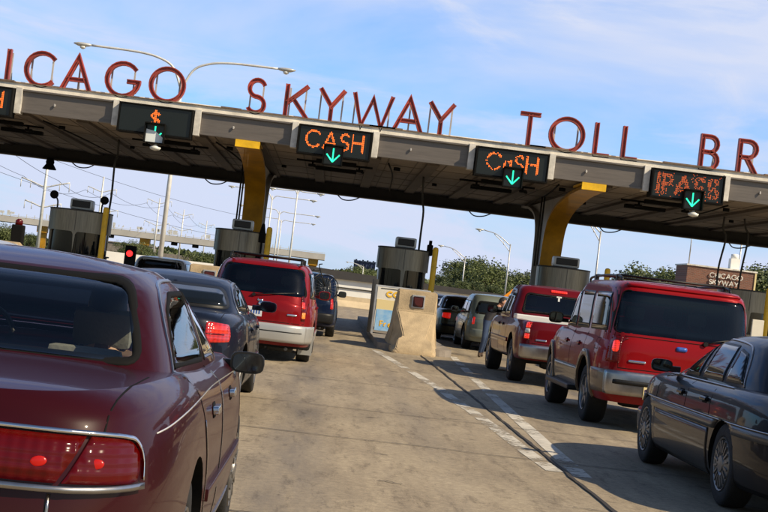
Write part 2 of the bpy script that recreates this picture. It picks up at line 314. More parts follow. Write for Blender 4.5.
# ------------------------------------------------------------------ stroke lettering
def arc(cx, cy, rx, ry, a0, a1, n=20): return [(cx+rx*math.cos(R(a0+(a1-a0)*i/n)), cy+ry*math.sin(R(a0+(a1-a0)*i/n))) for i in range(n+1)]
GL = {  # width, list of (closed, points), height 1
 'C': (0.86, [(0, arc(0.47, 0.5, 0.47, 0.5, 42, 318))]),
 'H': (0.66, [(0, [(0, 0), (0, 1)]), (0, [(0.66, 0), (0.66, 1)]), (0, [(0, 0.5), (0.66, 0.5)])]),
 'I': (0.02, [(0, [(0.01, 0), (0.01, 1)])]),
 'A': (0.82, [(0, [(0, 0), (0.41, 1), (0.82, 0)]), (0, [(0.16, 0.32), (0.66, 0.32)])]),
 'G': (0.94, [(0, arc(0.5, 0.5, 0.48, 0.5, 40, 352)+[(0.975, 0.46), (0.62, 0.46)])]),
 'O': (0.98, [(1, arc(0.49, 0.5, 0.49, 0.5, 0, 360, 32)[:-1])]),
 'S': (0.52, [(0, arc(0.27, 0.745, 0.235, 0.255, 25, 262, 14)+arc(0.27, 0.245, 0.25, 0.245, 84, -155, 14))]),
 'K': (0.66, [(0, [(0, 0), (0, 1)]), (0, [(0.62, 1), (0.02, 0.42)]), (0, [(0.19, 0.58), (0.66, 0)])]),
 'Y': (0.74, [(0, [(0, 1), (0.37, 0.47), (0.74, 1)]), (0, [(0.37, 0.47), (0.37, 0)])]),
 'W': (1.16, [(0, [(0, 1), (0.28, 0), (0.58, 0.86), (0.88, 0), (1.16, 1)])]),
 'T': (0.62, [(0, [(0, 1), (0.62, 1)]), (0, [(0.31, 1), (0.31, 0)])]),
 'L': (0.44, [(0, [(0, 1), (0, 0), (0.44, 0)])]),
 'B': (0.50, [(1, [(0, 0), (0, 1)]+arc(0.24, 0.76, 0.22, 0.24, 90, -90, 8)+arc(0.24, 0.26, 0.26, 0.26, 90, -90, 8)), (0, [(0.0, 0.52), (0.24, 0.52)])]),
 'R': (0.54, [(0, [(0, 0), (0, 1)]+arc(0.26, 0.75, 0.24, 0.25, 90, -90, 8)+[(0.0, 0.5)]), (0, [(0.22, 0.5), (0.54, 0)])]),
 'D': (0.62, [(1, [(0, 0), (0, 1)]+arc(0.16, 0.5, 0.46, 0.5, 90, -90, 12))]),
 'E': (0.48, [(0, [(0.48, 1), (0, 1), (0, 0), (0.48, 0)]), (0, [(0, 0.52), (0.4, 0.52)])]),
 'F': (0.46, [(0, [(0.46, 1), (0, 1), (0, 0)]), (0, [(0, 0.52), (0.38, 0.52)])]),
 'P': (0.50, [(0, [(0, 0), (0, 1)]+arc(0.24, 0.74, 0.24, 0.26, 90, -90, 8)+[(0.0, 0.48)])]),
 'N': (0.62, [(0, [(0, 0), (0, 1), (0.62, 0), (0.62, 1)])]),
 '$': (0.52, [(0, arc(0.27, 0.70, 0.235, 0.20, 25, 262, 12)+arc(0.27, 0.29, 0.25, 0.21, 84, -155, 12)), (0, [(0.27, 1.04), (0.27, -0.04)])]),
 'r': (0.30, [(0, [(0, 0), (0, 0.62)]), (0, [(0, 0.42), (0.12, 0.6), (0.3, 0.6)])]),
 'e': (0.44, [(0, [(0.02, 0.32), (0.43, 0.32)]+arc(0.22, 0.31, 0.21, 0.31, 0, 310, 14))]),
 'a': (0.44, [(1, arc(0.21, 0.3, 0.2, 0.28, 0, 360, 12)[:-1]), (0, [(0.43, 0.6), (0.43, 0)])]),
 '-': (0.34, [(0, [(0, 0.5), (0.34, 0.5)])]),
}
def sweep(bm, pts, closed, prof, O, ux, uz, mi=0):
    """sweep a channel section (offset in plane, depth towards viewer) along a planar path with mitred corners"""
    n = len(pts); P_ = [Vector(p) for p in pts]; rings = []; uy = Vector((0, -1, 0))
    for i in range(n):
        if closed: a, b, c = P_[(i-1) % n], P_[i], P_[(i+1) % n]
        else: a, b, c = P_[max(i-1, 0)], P_[i], P_[min(i+1, n-1)]
        d1 = (b-a).normalized() if (b-a).length > 1e-6 else (c-b).normalized(); d2 = (c-b).normalized() if (c-b).length > 1e-6 else d1
        n1 = Vector((-d1.y, d1.x)); n2 = Vector((-d2.y, d2.x)); m_ = n1+n2
        m_ = n1 if m_.length < 1e-3 else m_.normalized(); k = 1/max(0.42, m_.dot(n1))
        rings.append([bm.verts.new(O+ux*(b.x+m_.x*k*o)+uz*(b.y+m_.y*k*o)+uy*d) for o, d in prof])
    q = len(prof)
    for i in range(n if closed else n-1):
        a, b = rings[i], rings[(i+1) % n]
        for j in range(q):
            f = bm.faces.new((a[j], a[(j+1) % q], b[(j+1) % q], b[j])); f.material_index = mi
    if not closed:
        bm.faces.new(rings[0][::-1]); bm.faces.new(rings[-1])
def glyph(bm, ch, O, h, sw, dep, wscale=1.0, channel=True, tilt=0.0):
    ux = Vector((wscale*h, 0, 0)); uz = Vector((0, 0, h)); e = sw/h/2
    prof0 = [(-sw/2, 0), (-sw/2, dep), (-sw*0.28, dep), (-sw*0.28, dep*0.72), (sw*0.28, dep*0.72), (sw*0.28, dep), (sw/2, dep), (sw/2, 0)] if channel else [(-sw/2, 0), (-sw/2, dep), (sw/2, dep), (sw/2, 0)]
    for si, (cl, pts) in enumerate(GL[ch][1]):
        p2 = [((x*wscale)*h, (e+y*(1-2*e))*h) for x, y in pts]
        sweep(bm, p2, bool(cl), prof0, Vector(O)+Vector((0, 0.006*si, 0)), Vector((1, 0, 0)), Vector((0, 0, 1)))
def word(bm, txt, O, h, sw, dep, gap=0.28):
    x = O[0]
    for ch in txt:
        if ch == ' ': x += 0.5*h; continue
        glyph(bm, ch, (x, O[1], O[2]), h, sw, dep, channel=False); x += (GL[ch][0]+gap)*h
    return x
def word_w(txt, h, gap=0.28): return sum((0.5 if c == ' ' else GL[c][0]+gap) for c in txt)*h-gap*h
def seg_dist(p, a, b):
    ab = b-a; t = max(0, min(1, (p-a).dot(ab)/max(ab.length_squared, 1e-9))); return (p-(a+ab*t)).length

# ------------------------------------------------------------------ car shells
def ring_pts(yr, yf, hw, nr, nf, N):
    yc = (yr+yf)/2; th = np.linspace(-PI/2, 1.5*PI, 1201); c = np.cos(th); s = np.sin(th)
    n = np.where(s > 0, nf, nr); x = hw*np.sign(c)*np.abs(c)**(2/n); y = yc+np.where(s > 0, yf-yc, yc-yr)*np.sign(s)*np.abs(s)**(2/n)
    d = np.concatenate([[0], np.cumsum(np.hypot(np.diff(x), np.diff(y)))]); t = np.linspace(0, d[-1], N, endpoint=False)
    return np.interp(t, d, x), np.interp(t, d, y)
def hermite(tab, ts):
    tab = np.array(tab, float); x = tab[:, 0]; Y = tab[:, 1:]; m_ = np.zeros_like(Y)
    for i in range(len(x)):
        if i == 0: m_[i] = (Y[1]-Y[0])/(x[1]-x[0])
        elif i == len(x)-1: m_[i] = (Y[-1]-Y[-2])/(x[-1]-x[-2])
        else:
            a = (Y[i]-Y[i-1])/(x[i]-x[i-1]); b = (Y[i+1]-Y[i])/(x[i+1]-x[i])
            m_[i] = np.where(a*b > 0, 2*a*b/(a+b+1e-12), 0)
    o = []
    for t in ts:
        i = int(min(max(np.searchsorted(x, t)-1, 0), len(x)-2)); h = x[i+1]-x[i]; u = (t-x[i])/h
        o.append((2*u**3-3*u**2+1)*Y[i]+(u**3-2*u**2+u)*h*m_[i]+(-2*u**3+3*u**2)*Y[i+1]+(u**3-u**2)*h*m_[i+1])
    return np.array(o)
def shell(bm, levels, zb, prof, crown, N=128, K=30, cap=20, bottom=True):
    """closed shell lofted from plan outlines: levels (t, y_rear, y_front, half_width, n_rear, n_front); prof: top height by y"""
    ts = np.linspace(0, 1, K)**0.9; lv = hermite(levels, ts); py = np.array([p[0] for p in prof], float); 
    yy = np.linspace(py[0], py[-1], 400); zz = hermite(prof, yy)[:, 0]
    Pz = lambda y: np.interp(y, yy, zz)
    rings = []
    for t, (yr, yf, hw, nr, nf) in zip(ts, lv):
        x, y = ring_pts(yr, yf, hw, nr, nf, N); z = zb+t*(Pz(y)-zb); rings.append((x, y, z))
    x, y, z = rings[-1]; yc = (y.min()+y.max())/2
    for k in range(1, cap):
        s = 1-k/cap; s2 = math.sin(s*PI/2)**0.9
        xx, y2 = x*s2, yc+(y-yc)*s2; rings.append((xx, y2, Pz(y2)+crown*(1-s2**2)))
    V = [[bm.verts.new((a, b, c)) for a, b, c in zip(*r)] for r in rings]
    for A, B in zip(V, V[1:]):
        for k in range(N):
            f = bm.faces.new((A[k], A[(k+1) % N], B[(k+1) % N], B[k])); f.smooth = True
    top = bm.verts.new((0, yc, float(Pz(yc))+crown))
    for k in range(N):
        f = bm.faces.new((V[-1][k], V[-1][(k+1) % N], top)); f.smooth = True
    if bottom: bm.faces.new(V[0][::-1])
def bool_cut(o, cutters):
    for c in cutters:
        md = o.modifiers.new('cut', 'BOOLEAN'); md.operation = 'DIFFERENCE'; md.object = c; md.solver = 'EXACT'
    dg = bpy.context.evaluated_depsgraph_get(); me = bpy.data.meshes.new_from_object(o.evaluated_get(dg)); o.modifiers.clear()
    old = o.data; o.data = me; bpy.data.meshes.remove(old)
    for c in cutters: bpy.data.objects.remove(c)
class Surf:
    def __init__(s, ob, W, Lc=5):
        s.L = Lc
        s.me = ob.data; bm = NB(); bm.from_mesh(ob.data); s.bvh = BVHTree.FromBMesh(bm); bm.free(); s.W = W
    def hit(s, a, b, ax):
        if ax == 'R': o, d = Vector((3, a, b)), Vector((-1, 0, 0))
        elif ax == 'L': o, d = Vector((-3, a, b)), Vector((1, 0, 0))
        elif ax == 'B': o, d = Vector((a, -3, b)), Vector((0, 1, 0))
        elif ax == 'Q':
            C0 = Vector((0, 2.3, b)); P0 = Vector((a, 1.2, b)); d = (C0-P0).normalized(); o = P0-d*1.0
        elif ax in 'WV':
            C0 = Vector((0, 1.25 if ax == 'W' else s.L-1.25, b)); P0 = Vector((a, 0 if ax == 'W' else s.L, b)); d = (C0-P0).normalized(); o = P0-d*2
        elif ax == 'F': o, d = Vector((a, 12, b)), Vector((0, -1, 0))
        else: o, d = Vector((a, b, 4)), Vector((0, 0, -1))
        p, n, i, _ = s.bvh.ray_cast(o, d)
        if p is None or (ax in 'RL' and abs(p.x) < 0.25):
            q = {'R': (s.W/2, a, b), 'L': (-s.W/2, a, b)}.get(ax)
            if q is None:
                q = (a, 0.1 if ax == 'B' else 5.0, b) if ax in 'BF' else (a, b, 1.0)
            p, n, i, _ = s.bvh.find_nearest(Vector(q))
        if n.dot(d) > 0: n = -n
        return p, (n*0.7-d*0.3).normalized()
def panel_bm(sf, poly, ax, off=0.004, thick=0.012, cell=0.05, bm=None, keep=True):
    own = bm is None; t = NB()
    vs_ = [t.verts.new((p[0], p[1], 0)) for p in poly]
    try: t.faces.new(vs_)
    except ValueError: return bm or NB()
    xs = [p[0] for p in poly]; ys = [p[1] for p in poly]
    for lo, hi, no, idx in ((min(xs), max(xs), (1, 0, 0), 0), (min(ys), max(ys), (0, 1, 0), 1)):
        n = int((hi-lo)/cell)
        for k in range(1, n+1):
            c = [0, 0, 0]; c[idx] = lo+(hi-lo)*k/(n+1)
            bmesh.ops.bisect_plane(t, geom=t.verts[:]+t.edges[:]+t.faces[:], plane_co=c, plane_no=no, dist=1e-6)
    bmesh.ops.triangulate(t, faces=[f for f in t.faces if len(f.verts) > 4])
    if bm is None: bm = NB()
    top = {}; low = {}
    for v in t.verts:
        p, n = sf.hit(v.co.x, v.co.y, ax); top[v.index] = None
        top[v] = bm.verts.new(p+n*off); low[v] = p+n*(off-thick)
    tv = {}
    for f in t.faces:
        q = [top[v] for v in f.verts]
        try: nf = bm.faces.new(q); nf.smooth = True
        except ValueError: pass
    for e in t.edges:
        if len(e.link_faces) == 1:
            for v in e.verts:
                if v not in tv: tv[v] = bm.verts.new(low[v])
            a, b = e.verts
            try: bm.faces.new((top[a], top[b], tv[b], tv[a]))
            except ValueError: pass
    t.free(); 
    if own: bmesh.ops.recalc_face_normals(bm, faces=bm.faces)
    return bm
def mirror_poly(p): return [(-a, b) for a, b in p]
def in_poly(x, y, poly):
    c = False; n = len(poly); j = n-1
    for i in range(n):
        xi, yi = poly[i]; xj, yj = poly[j]
        if (yi > y) != (yj > y) and x < (xj-xi)*(y-yi)/(yj-yi)+xi: c = not c
        j = i
    return c
def inset_poly(poly, d):
    """offset a closed polygon inwards by d"""
    P_ = [Vector(p) for p in poly]; n = len(P_); A = sum(P_[i].x*P_[(i+1) % n].y-P_[(i+1) % n].x*P_[i].y for i in range(n)); s = 1 if A > 0 else -1; o = []
    for i in range(n):
        a, b, c = P_[i-1], P_[i], P_[(i+1) % n]; d1 = (b-a).normalized(); d2 = (c-b).normalized()
        m_ = Vector((-d1.y-d2.y, d1.x+d2.x))
        if m_.length < 1e-6: m_ = Vector((-d1.y, d1.x))
        m_.normalize(); k = 1/max(0.5, m_.dot(Vector((-d1.y, d1.x)))); o.append(tuple(b+m_*s*d*k))
    return o
def make_wheel(Rw, wd, rim_r, kind='alloy', spokes=5, name_root=None, side=1):
    """outer face towards +x"""
    wroot = NB(); 
    ty = [(rim_r*0.98, -wd*0.46), (rim_r+0.02, -wd*0.5), (Rw*0.93, -wd*0.5), (Rw*0.985, -wd*0.42), (Rw, -wd*0.28), (Rw, wd*0.28), (Rw*0.985, wd*0.42), (Rw*0.93, wd*0.5), (rim_r+0.02, wd*0.5), (rim_r*0.98, wd*0.46)]
    t = NB(); lathe(t, ty, 48, 'X', closed=True); bmesh.ops.recalc_face_normals(t, faces=t.faces)
    r = NB(); xo = wd*0.5
    lathe(r, [(rim_r*1.0, -wd*0.4), (rim_r*1.0, xo-0.005), (rim_r*0.985, xo+0.004), (rim_r*0.93, xo-0.002), (rim_r*0.90, xo-0.05), (rim_r*0.3, xo-0.075), (0.01, xo-0.075)], 48, 'X')
    if kind == 'cap':
        lathe(r, [(rim_r*0.90, xo-0.02), (rim_r*0.86, xo-0.006), (rim_r*0.42, xo+0.004), (rim_r*0.34, xo-0.01), (rim_r*0.30, xo+0.012), (0.01, xo+0.02)], 40, 'X')
        for k in range(spokes):
            a = 2*PI*k/spokes; rot = Matrix.Rotation(a, 3, 'X'); bx(r, rot @ Vector((xo+0.004, 0, rim_r*0.65)), (0.016, rim_r*0.07, rim_r*0.42), rot)
    else:
        for k in range(spokes):
            a = 2*PI*k/spokes; rot = Matrix.Rotation(a, 3, 'X'); bx(r, rot @ Vector((xo-0.03, 0, rim_r*0.55)), (0.035, rim_r*0.26, rim_r*0.86), rot, bevel=0.006, taper=None)
        lathe(r, [(rim_r*0.24, xo-0.05), (rim_r*0.22, xo-0.002), (0.01, xo+0.004)], 24, 'X')
    bmesh.ops.recalc_face_normals(r, faces=r.faces)
    return t, r
def add_mirror(root, x, y, z, side, m, w=0.22, h=0.13, glassm='mirror glass'):
    bm = NB(); N = 16
    rings = []
    for k, (yy, s) in enumerate(((-0.03, 0.97), (0.0, 1.0), (0.05, 0.88), (0.09, 0.55), (0.105, 0.15))):
        rings.append([bm.verts.new((x+side*(w/2)+w/2*s*math.copysign(abs(math.cos(a))**0.6, math.cos(a)), y+yy, z+h/2*s*math.copysign(abs(math.sin(a))**0.6, math.sin(a)))) for a in [2*PI*j/N for j in range(N)]])
    for A, B in zip(rings, rings[1:]):
        for j in range(N): f = bm.faces.new((A[j], A[(j+1) % N], B[(j+1) % N], B[j])); f.smooth = True
    bm.faces.new(rings[0][::-1]); bm.faces.new(rings[-1])
    bx(bm, (x-side*0.03, y+0.03, z-h*0.2), (0.12, 0.05, 0.06), bevel=0.01)
    bmesh.ops.recalc_face_normals(bm, faces=bm.faces)
    o = obj('mirror', bm, m, root)
    g = NB(); q = [((x+side*w/2)+w/2*0.84*math.copysign(abs(math.cos(a))**0.6, math.cos(a)), z+h/2*0.80*math.copysign(abs(math.sin(a))**0.6, math.sin(a))) for a in [2*PI*j/N for j in range(N)]]
    prism(g, q, y-0.034, y-0.02); bmesh.ops.recalc_face_normals(g, faces=g.faces); obj('mirror_glass', g, glassm, o)

def car(name, label, cat, loc, rz, S, group=None):
    """S: spec dictionary; local origin below the rear bumper, nose towards +y"""
    root = thing(name, label, cat, loc, rz, group); W = S['W']; hw = W/2; Lc = S['L']
    bm = NB(); shell(bm, S['hull'], S['zb'], S['prof'], S.get('crown', 0.035), N=S.get('N', 128))
    hull = obj('body', bm, [S['paint'], 'matt black'], None, recalc=True)
    ax = S['axles']; Rw = S['Rw']; aw = S.get('arch', Rw+0.045); cut = []
    for y in ax:
        for sd_ in (-1, 1):
            c = NB(); lathe(c, [(aw, -0.35), (aw, 0.35)], 40, 'X', c=(sd_*(hw-0.02), y, Rw+S.get('lift', 0.02)), smooth=False); bmesh.ops.recalc_face_normals(c, faces=c.faces); cut.append(obj('cut', c, 'matt black'))
    for d_ in S.get('cuts', []):
        c = NB(); bx(c, d_[0], d_[1]); bmesh.ops.recalc_face_normals(c, faces=c.faces); cut.append(obj('cut', c, 'matt black'))
    bpy.context.view_layer.update(); bool_cut(hull, cut); hull.parent = root
    # greenhouse joined to the same mesh
    bm = NB(); bm.from_mesh(hull.data)
    n0 = len(bm.faces); bm.faces.ensure_lookup_table()
    for f in bm.faces:
        c = f.calc_center_median(); f.smooth = True
        for y in ax:
            if math.hypot(c.y-y, c.z-(Rw+S.get('lift', 0.02))) < aw+0.002 and abs(c.x) > hw-0.42 and c.z > S['zb']+0.01: f.material_index = 1
        for d_ in S.get('cuts', []):
            if all(abs(c[i]-d_[0][i]) < d_[1][i]/2+0.002 for i in range(3)) : f.material_index = 1
        if c.z < S['zb']+0.02: f.material_index = 1
    cb = NB(); C_ = S['cab']; shell(cb, C_['lv'], C_['zb'], C_['prof'], C_.get('crown', 0.03), N=112, K=26, cap=16)
    bmesh.ops.recalc_face_normals(cb, faces=cb.faces)
    tmp = bpy.data.meshes.new('t'); cb.to_mesh(tmp); cb.free(); bm.from_mesh(tmp); bpy.data.meshes.remove(tmp)
    bm.to_mesh(hull.data); bm.free(); hull.data.set_sharp_from_angle(angle=R(38))
    sf = Surf(hull, W, Lc)
    def put(nm, poly, axs, m, off=0.004, thick=0.012, cell=0.05, parent=root, rr=0, both=False):
        r_ = []
        if rr: poly = rnd_poly(poly, rr)
        for a in axs:
            for fl in ((False, True) if both else (False,)):
                r_.append(obj(nm, panel_bm(sf, mirror_poly(poly) if fl else poly, a, off, thick, cell), m, parent))
        return r_
    holes = []
    gm = S.get('glass', 'dark glass')
    def glazing(nm, poly, axs, fr=0.022, frm='black trim', both=False, rr=0.04):
        poly = rnd_poly(poly, rr)
        for a in axs:
            for fl in ((False, True) if both else (False,)):
                p = mirror_poly(poly) if fl else poly
                gx = gm if S.get('see', 'RLBFQ').find(a) >= 0 else 'dark glass'
                if gm != 'dark glass' and S.get('see', 'RLBFQ').find(a) >= 0:
                    fb = ring_frame(sf, p, a, fr, 0.006); f_ = obj('window_frame', fb, 'matt black', None, smooth=True)
                    g = obj(nm, panel_bm(sf, inset_poly(p, fr*0.5), a, 0.001, 0.0, 0.06), gm, root); f_.parent = g; holes.append((a, inset_poly(p, 0.004)))
                else:
                    g = obj(nm, panel_bm(sf, inset_poly(p, fr), a, 0.007, 0.005, 0.06), gx, root)
                    obj('window_frame', panel_bm(sf, p, a, 0.003, 0.012, 0.06), frm, g)
    for p in S.get('side_windows', []): glazing('side_window', p, 'RL', frm=S.get('wframe', 'black trim'), rr=S.get('wr', 0.04))
    if 'rear_window' in S: glazing('rear_window', S['rear_window'], S.get('rax', 'B'), fr=S.get('rfr', 0.03), rr=0.09)
    if 'windshield' in S: glazing('windshield', S['windshield'], 'F', rr=0.08)
    for ax_, pts in S.get('seams', []):
        for a in ax_:
            mm = [False, True] if a in 'BFTWV' and any(abs(p[0]) > 0.02 for p in pts) and not (min(p[0] for p in pts) < 0 < max(p[0] for p in pts)) else [False]
            for fl in mm: obj('panel_gap', panel_bm(sf, strip_poly([((-x if fl else x), y) for x, y in pts], 0.010 if a in 'RLB' else 0.005), a, 0.0016, 0.004, 0.06), 'matt black', root)
    for it in S.get('panels', []):
        nm, poly, axs, m = it[:4]; kw = it[4] if len(it) > 4 else {}
        put(nm, poly, axs, m, **kw)
    if holes:
        bm = NB(); bm.from_mesh(hull.data)
        def inside(c, a, p):
            if a in 'RL': return in_poly(c.y, c.z, p)
            return c.z > C_['zb'] and in_poly(c.x, c.z, p)
        def facing(f, a):
            n = f.normal; c = f.calc_center_median()
            return {'R': c.x > 0.3 and n.x > 0.3, 'L': c.x < -0.3 and n.x < -0.3, 'B': c.y < Lc*0.5 and n.y < -0.1, 'F': c.y > Lc*0.5 and n.y > 0.1}[a]
        es = set()
        for f in bm.faces:
            for a, p in holes:
                if facing(f, a):
                    k = [inside(v.co, a, p) for v in f.verts]
                    if any(k) and not all(k): es.update(f.edges)
        bmesh.ops.subdivide_edges(bm, edges=list(es), cuts=3, use_grid_fill=True)
        dele = [f for f in bm.faces if any(facing(f, a) and all(inside(v.co, a, p) for v in f.verts) for a, p in holes)]
        bmesh.ops.delete(bm, geom=dele, context='FACES')
        bm.to_mesh(hull.data); bm.free(); hull.data.set_sharp_from_angle(angle=R(38))
    # wheels
    t, r = make_wheel(Rw, S.get('tw', 0.22), S.get('rim', Rw*0.64), S.get('wheel', 'alloy'), S.get('spokes', 5))
    mt = bpy.data.meshes.new('tyre'); t.to_mesh(mt); t.free(); mt.materials.append(M['rubber'])
    mr_ = bpy.data.meshes.new('rim'); r.to_mesh(mr_); r.free(); mr_.materials.append(M[S.get('rim_mat', 'alloy')])
    for mm in (mr_,): mm.set_sharp_from_angle(angle=R(35))
    for y in ax:
        for sd_ in (-1, 1):
            wh = thing('wheel', None, None); wh.parent = root; wh.location = (sd_*(hw-S.get('tw', 0.22)/2-S.get('win', 0.03)), y, Rw); wh.rotation_euler = (0, 0, 0 if sd_ > 0 else PI)
            link(bpy.data.objects.new('tyre', mt), wh); link(bpy.data.objects.new('rim', mr_), wh)
    bmx = NB(); 
    for y in ax: tube(bmx, [(-hw+0.2, y, Rw), (hw-0.2, y, Rw)], 0.05, 8)
    bx(bmx, (0, S['L']*0.5, S['zb']-0.03), (0.25, S['L']*0.7, 0.10)); bx(bmx, (hw*0.42, 0.75, S['zb']+0.0), (0.45, 0.5, 0.16), bevel=0.04)
    tube(bmx, [(hw*0.55, 0.9, S['zb']), (hw*0.55, 0.06, S['zb']-0.01)], 0.03, 10)
    obj('underbody', bmx, 'dark steel', root)
    for (mx_, my_, mz_, mm, w_, h_) in S.get('mirrors', []):
        for sd_ in (-1, 1): add_mirror(root, sd_*mx_, my_, mz_, sd_, mm, w_, h_, S.get('mglass', 'mirror glass'))
    return root, sf
def ring_frame(sf, poly, ax, wd, off):
    bm = NB(); n = len(poly); R_ = []
    for t in (0, 0.33, 0.67, 1.0):
        R_.append([(lambda h: (h[0], h[1]))(sf.hit(p[0], p[1], ax)) for p in (inset_poly(poly, wd*t) if t else poly)])
    V = [[bm.verts.new(p+nn*(off if 0 < i < 3 else off*0.5)) for p, nn in r] for i, r in enumerate(R_)]
    V = [[bm.verts.new(p-nn*0.01) for p, nn in R_[0]]]+V+[[bm.verts.new(p-nn*0.012) for p, nn in R_[-1]]]
    for A, B in zip(V, V[1:]):
        for i in range(n): j = (i+1) % n; bm.faces.new((A[i], A[j], B[j], B[i]))
    bmesh.ops.recalc_face_normals(bm, faces=bm.faces); return bm
def hull_levels(L, hw, nr=6, nf=5, rb=0.06, fb=0.10, sh=0.90, rs=0.14, fs=0.22, mid=1.0, rear_mid=0.0, tuck=0.93):
    return [(0.0, rb, L-fb, hw*tuck, nr, nf), (0.10, rb*0.3, L-fb*0.3, hw*0.975, nr, nf), (0.35, rear_mid, L, hw*mid, nr, nf), (0.55, rear_mid+0.015, L-0.03, hw*mid, nr, nf),
            (0.78, rs*0.35, L-fs*0.35, hw*0.985, nr, nf), (0.92, rs*0.65, L-fs*0.7, hw*0.955, nr, nf), (1.0, rs, L-fs, hw*sh, nr*0.8, nf*0.8)]
# ------------------------------------------------------------------ ground
def sheet(name, x0, x1, y0, y1, z, m, cell=None):
    bm = NB(); v = [bm.verts.new(p) for p in ((x0, y0, z), (x1, y0, z), (x1, y1, z), (x0, y1, z))]; bm.faces.new(v); return struct(name, bm, m)
mat('ground far', (0.12, 0.12, 0.08), 0.95, var=0.4, vscale=0.05)
sheet('ground', -4000, 4000, -300, 6000, -0.03, 'ground far')
m = bpy.data.materials.new('road concrete'); m.use_nodes = True; t = m.node_tree; b = t.nodes['Principled BSDF']; b.inputs['Roughness'].default_value = 0.82
co = t.nodes.new('ShaderNodeTexCoord'); Lk = t.links.new
def noise_n(scale, detail=8, st=(1, 1, 1), rough=0.6, dist=0.0):
    ma = t.nodes.new('ShaderNodeMapping'); ma.inputs['Scale'].default_value = st; Lk(co.outputs['Object'], ma.inputs['Vector'])
    n = t.nodes.new('ShaderNodeTexNoise'); n.inputs['Scale'].default_value = scale; n.inputs['Detail'].default_value = detail; n.inputs['Roughness'].default_value = rough; n.inputs['Distortion'].default_value = dist
    Lk(ma.outputs[0], n.inputs['Vector']); return n.outputs['Fac']
def ramp(fac, p0, p1, c0, c1):
    r = t.nodes.new('ShaderNodeValToRGB'); r.color_ramp.elements[0].position = p0; r.color_ramp.elements[1].position = p1; r.color_ramp.elements[0].color = (*c0, 1); r.color_ramp.elements[1].color = (*c1, 1); Lk(fac, r.inputs['Fac']); return r.outputs['Color']
def mixc(fac, a, b_, mode='MULTIPLY'):
    x = t.nodes.new('ShaderNodeMix'); x.data_type = 'RGBA'; x.blend_type = mode
    if isinstance(fac, float): x.inputs['Factor'].default_value = fac
    else: Lk(fac, x.inputs['Factor'])
    for k, v in (('A', a), ('B', b_)):
        if isinstance(v, tuple): x.inputs[k].default_value = (*v, 1)
        else: Lk(v, x.inputs[k])
    return x.outputs['Result']
c = ramp(noise_n(0.5, 8), 0.3, 0.7, (0.32, 0.262, 0.178), (0.43, 0.36, 0.25))
c = mixc(1.0, c, ramp(noise_n(14, 8, rough=0.75), 0.32, 0.68, (0.62, 0.60, 0.58), (1.15, 1.14, 1.12)))
c = mixc(1.0, c, ramp(noise_n(70, 4, rough=0.8), 0.30, 0.62, (0.70, 0.69, 0.68), (1.06, 1.06, 1.06)))
c = mixc(1.0, c, ramp(noise_n(3.0, 6, st=(1.0, 0.12, 1), rough=0.6, dist=0.4), 0.30, 0.60, (0.72, 0.71, 0.71), (1.0, 1.0, 1.0)))
# oil and tyre bands along each lane: real stains in the slab
sx = t.nodes.new('ShaderNodeSeparateXYZ'); Lk(co.outputs['Object'], sx.inputs[0])
for x0, wd, amt in ((-0.15, 0.50, 0.60), (4.6, 0.6, 0.75), (-5.3, 0.6, 0.6), (-1.5, 0.35, 0.35), (1.15, 0.28, 0.30), (3.6, 0.35, 0.35)):
    s = t.nodes.new('ShaderNodeMath'); s.operation = 'SUBTRACT'; s.inputs[1].default_value = x0; Lk(sx.outputs['X'], s.inputs[0])
    q = t.nodes.new('ShaderNodeMath'); q.operation = 'ABSOLUTE'; Lk(s.outputs[0], q.inputs[0])
    r = t.nodes.new('ShaderNodeMapRange'); r.interpolation_type = 'SMOOTHERSTEP'; r.inputs['From Min'].default_value = 0; r.inputs['From Max'].default_value = wd; r.inputs['To Min'].default_value = amt; r.inputs['To Max'].default_value = 0; Lk(q.outputs[0], r.inputs['Value'])
    k = t.nodes.new('ShaderNodeMath'); k.operation = 'MULTIPLY'; Lk(r.outputs[0], k.inputs[0]); Lk(ramp(noise_n(1.3, 7, st=(1.6, 0.22, 1), rough=0.7), 0.34, 0.66, (0.08, 0.08, 0.08), (0.8, 0.8, 0.8)), k.inputs[1])
    k2 = t.nodes.new('ShaderNodeMath'); k2.operation = 'MULTIPLY'; k2.inputs[1].default_value = 1.9; k2.use_clamp = True; Lk(k.outputs[0], k2.inputs[0])
    c = mixc(k2.outputs[0], c, (0.14, 0.12, 0.10), 'MIX')
# drips, rust-brown leaks and rubber marks
c = mixc(1.0, c, ramp(noise_n(6.0, 5, st=(1.0, 0.18, 1), rough=0.8), 0.33, 0.47, (0.62, 0.60, 0.57), (1.04, 1.04, 1.04)))
c = mixc(1.0, c, ramp(noise_n(22.0, 3, st=(1.0, 0.25, 1), rough=0.9), 0.27, 0.36, (0.40, 0.38, 0.36), (1, 1, 1)))
c = mixc(1.0, c, ramp(noise_n(0.22, 4, st=(1.0, 0.6, 1)), 0.40, 0.60, (0.90, 0.90, 0.90), (1.07, 1.06, 1.04)))
c = mixc(1.0, c, ramp(noise_n(2.6, 3, rough=0.4), 0.26, 0.33, (0.50, 0.48, 0.46), (1, 1, 1)))
Lk(c, b.inputs['Base Color'])
bp = t.nodes.new('ShaderNodeBump'); bp.inputs['Strength'].default_value = 0.45; bp.inputs['Distance'].default_value = 0.006; Lk(noise_n(55, 6, rough=0.7), bp.inputs['Height']); Lk(bp.outputs[0], b.inputs['Normal'])
M['road concrete'] = m
sheet('road', -45, 32, -30, 120, 0.0, 'road concrete')
random.seed(3)
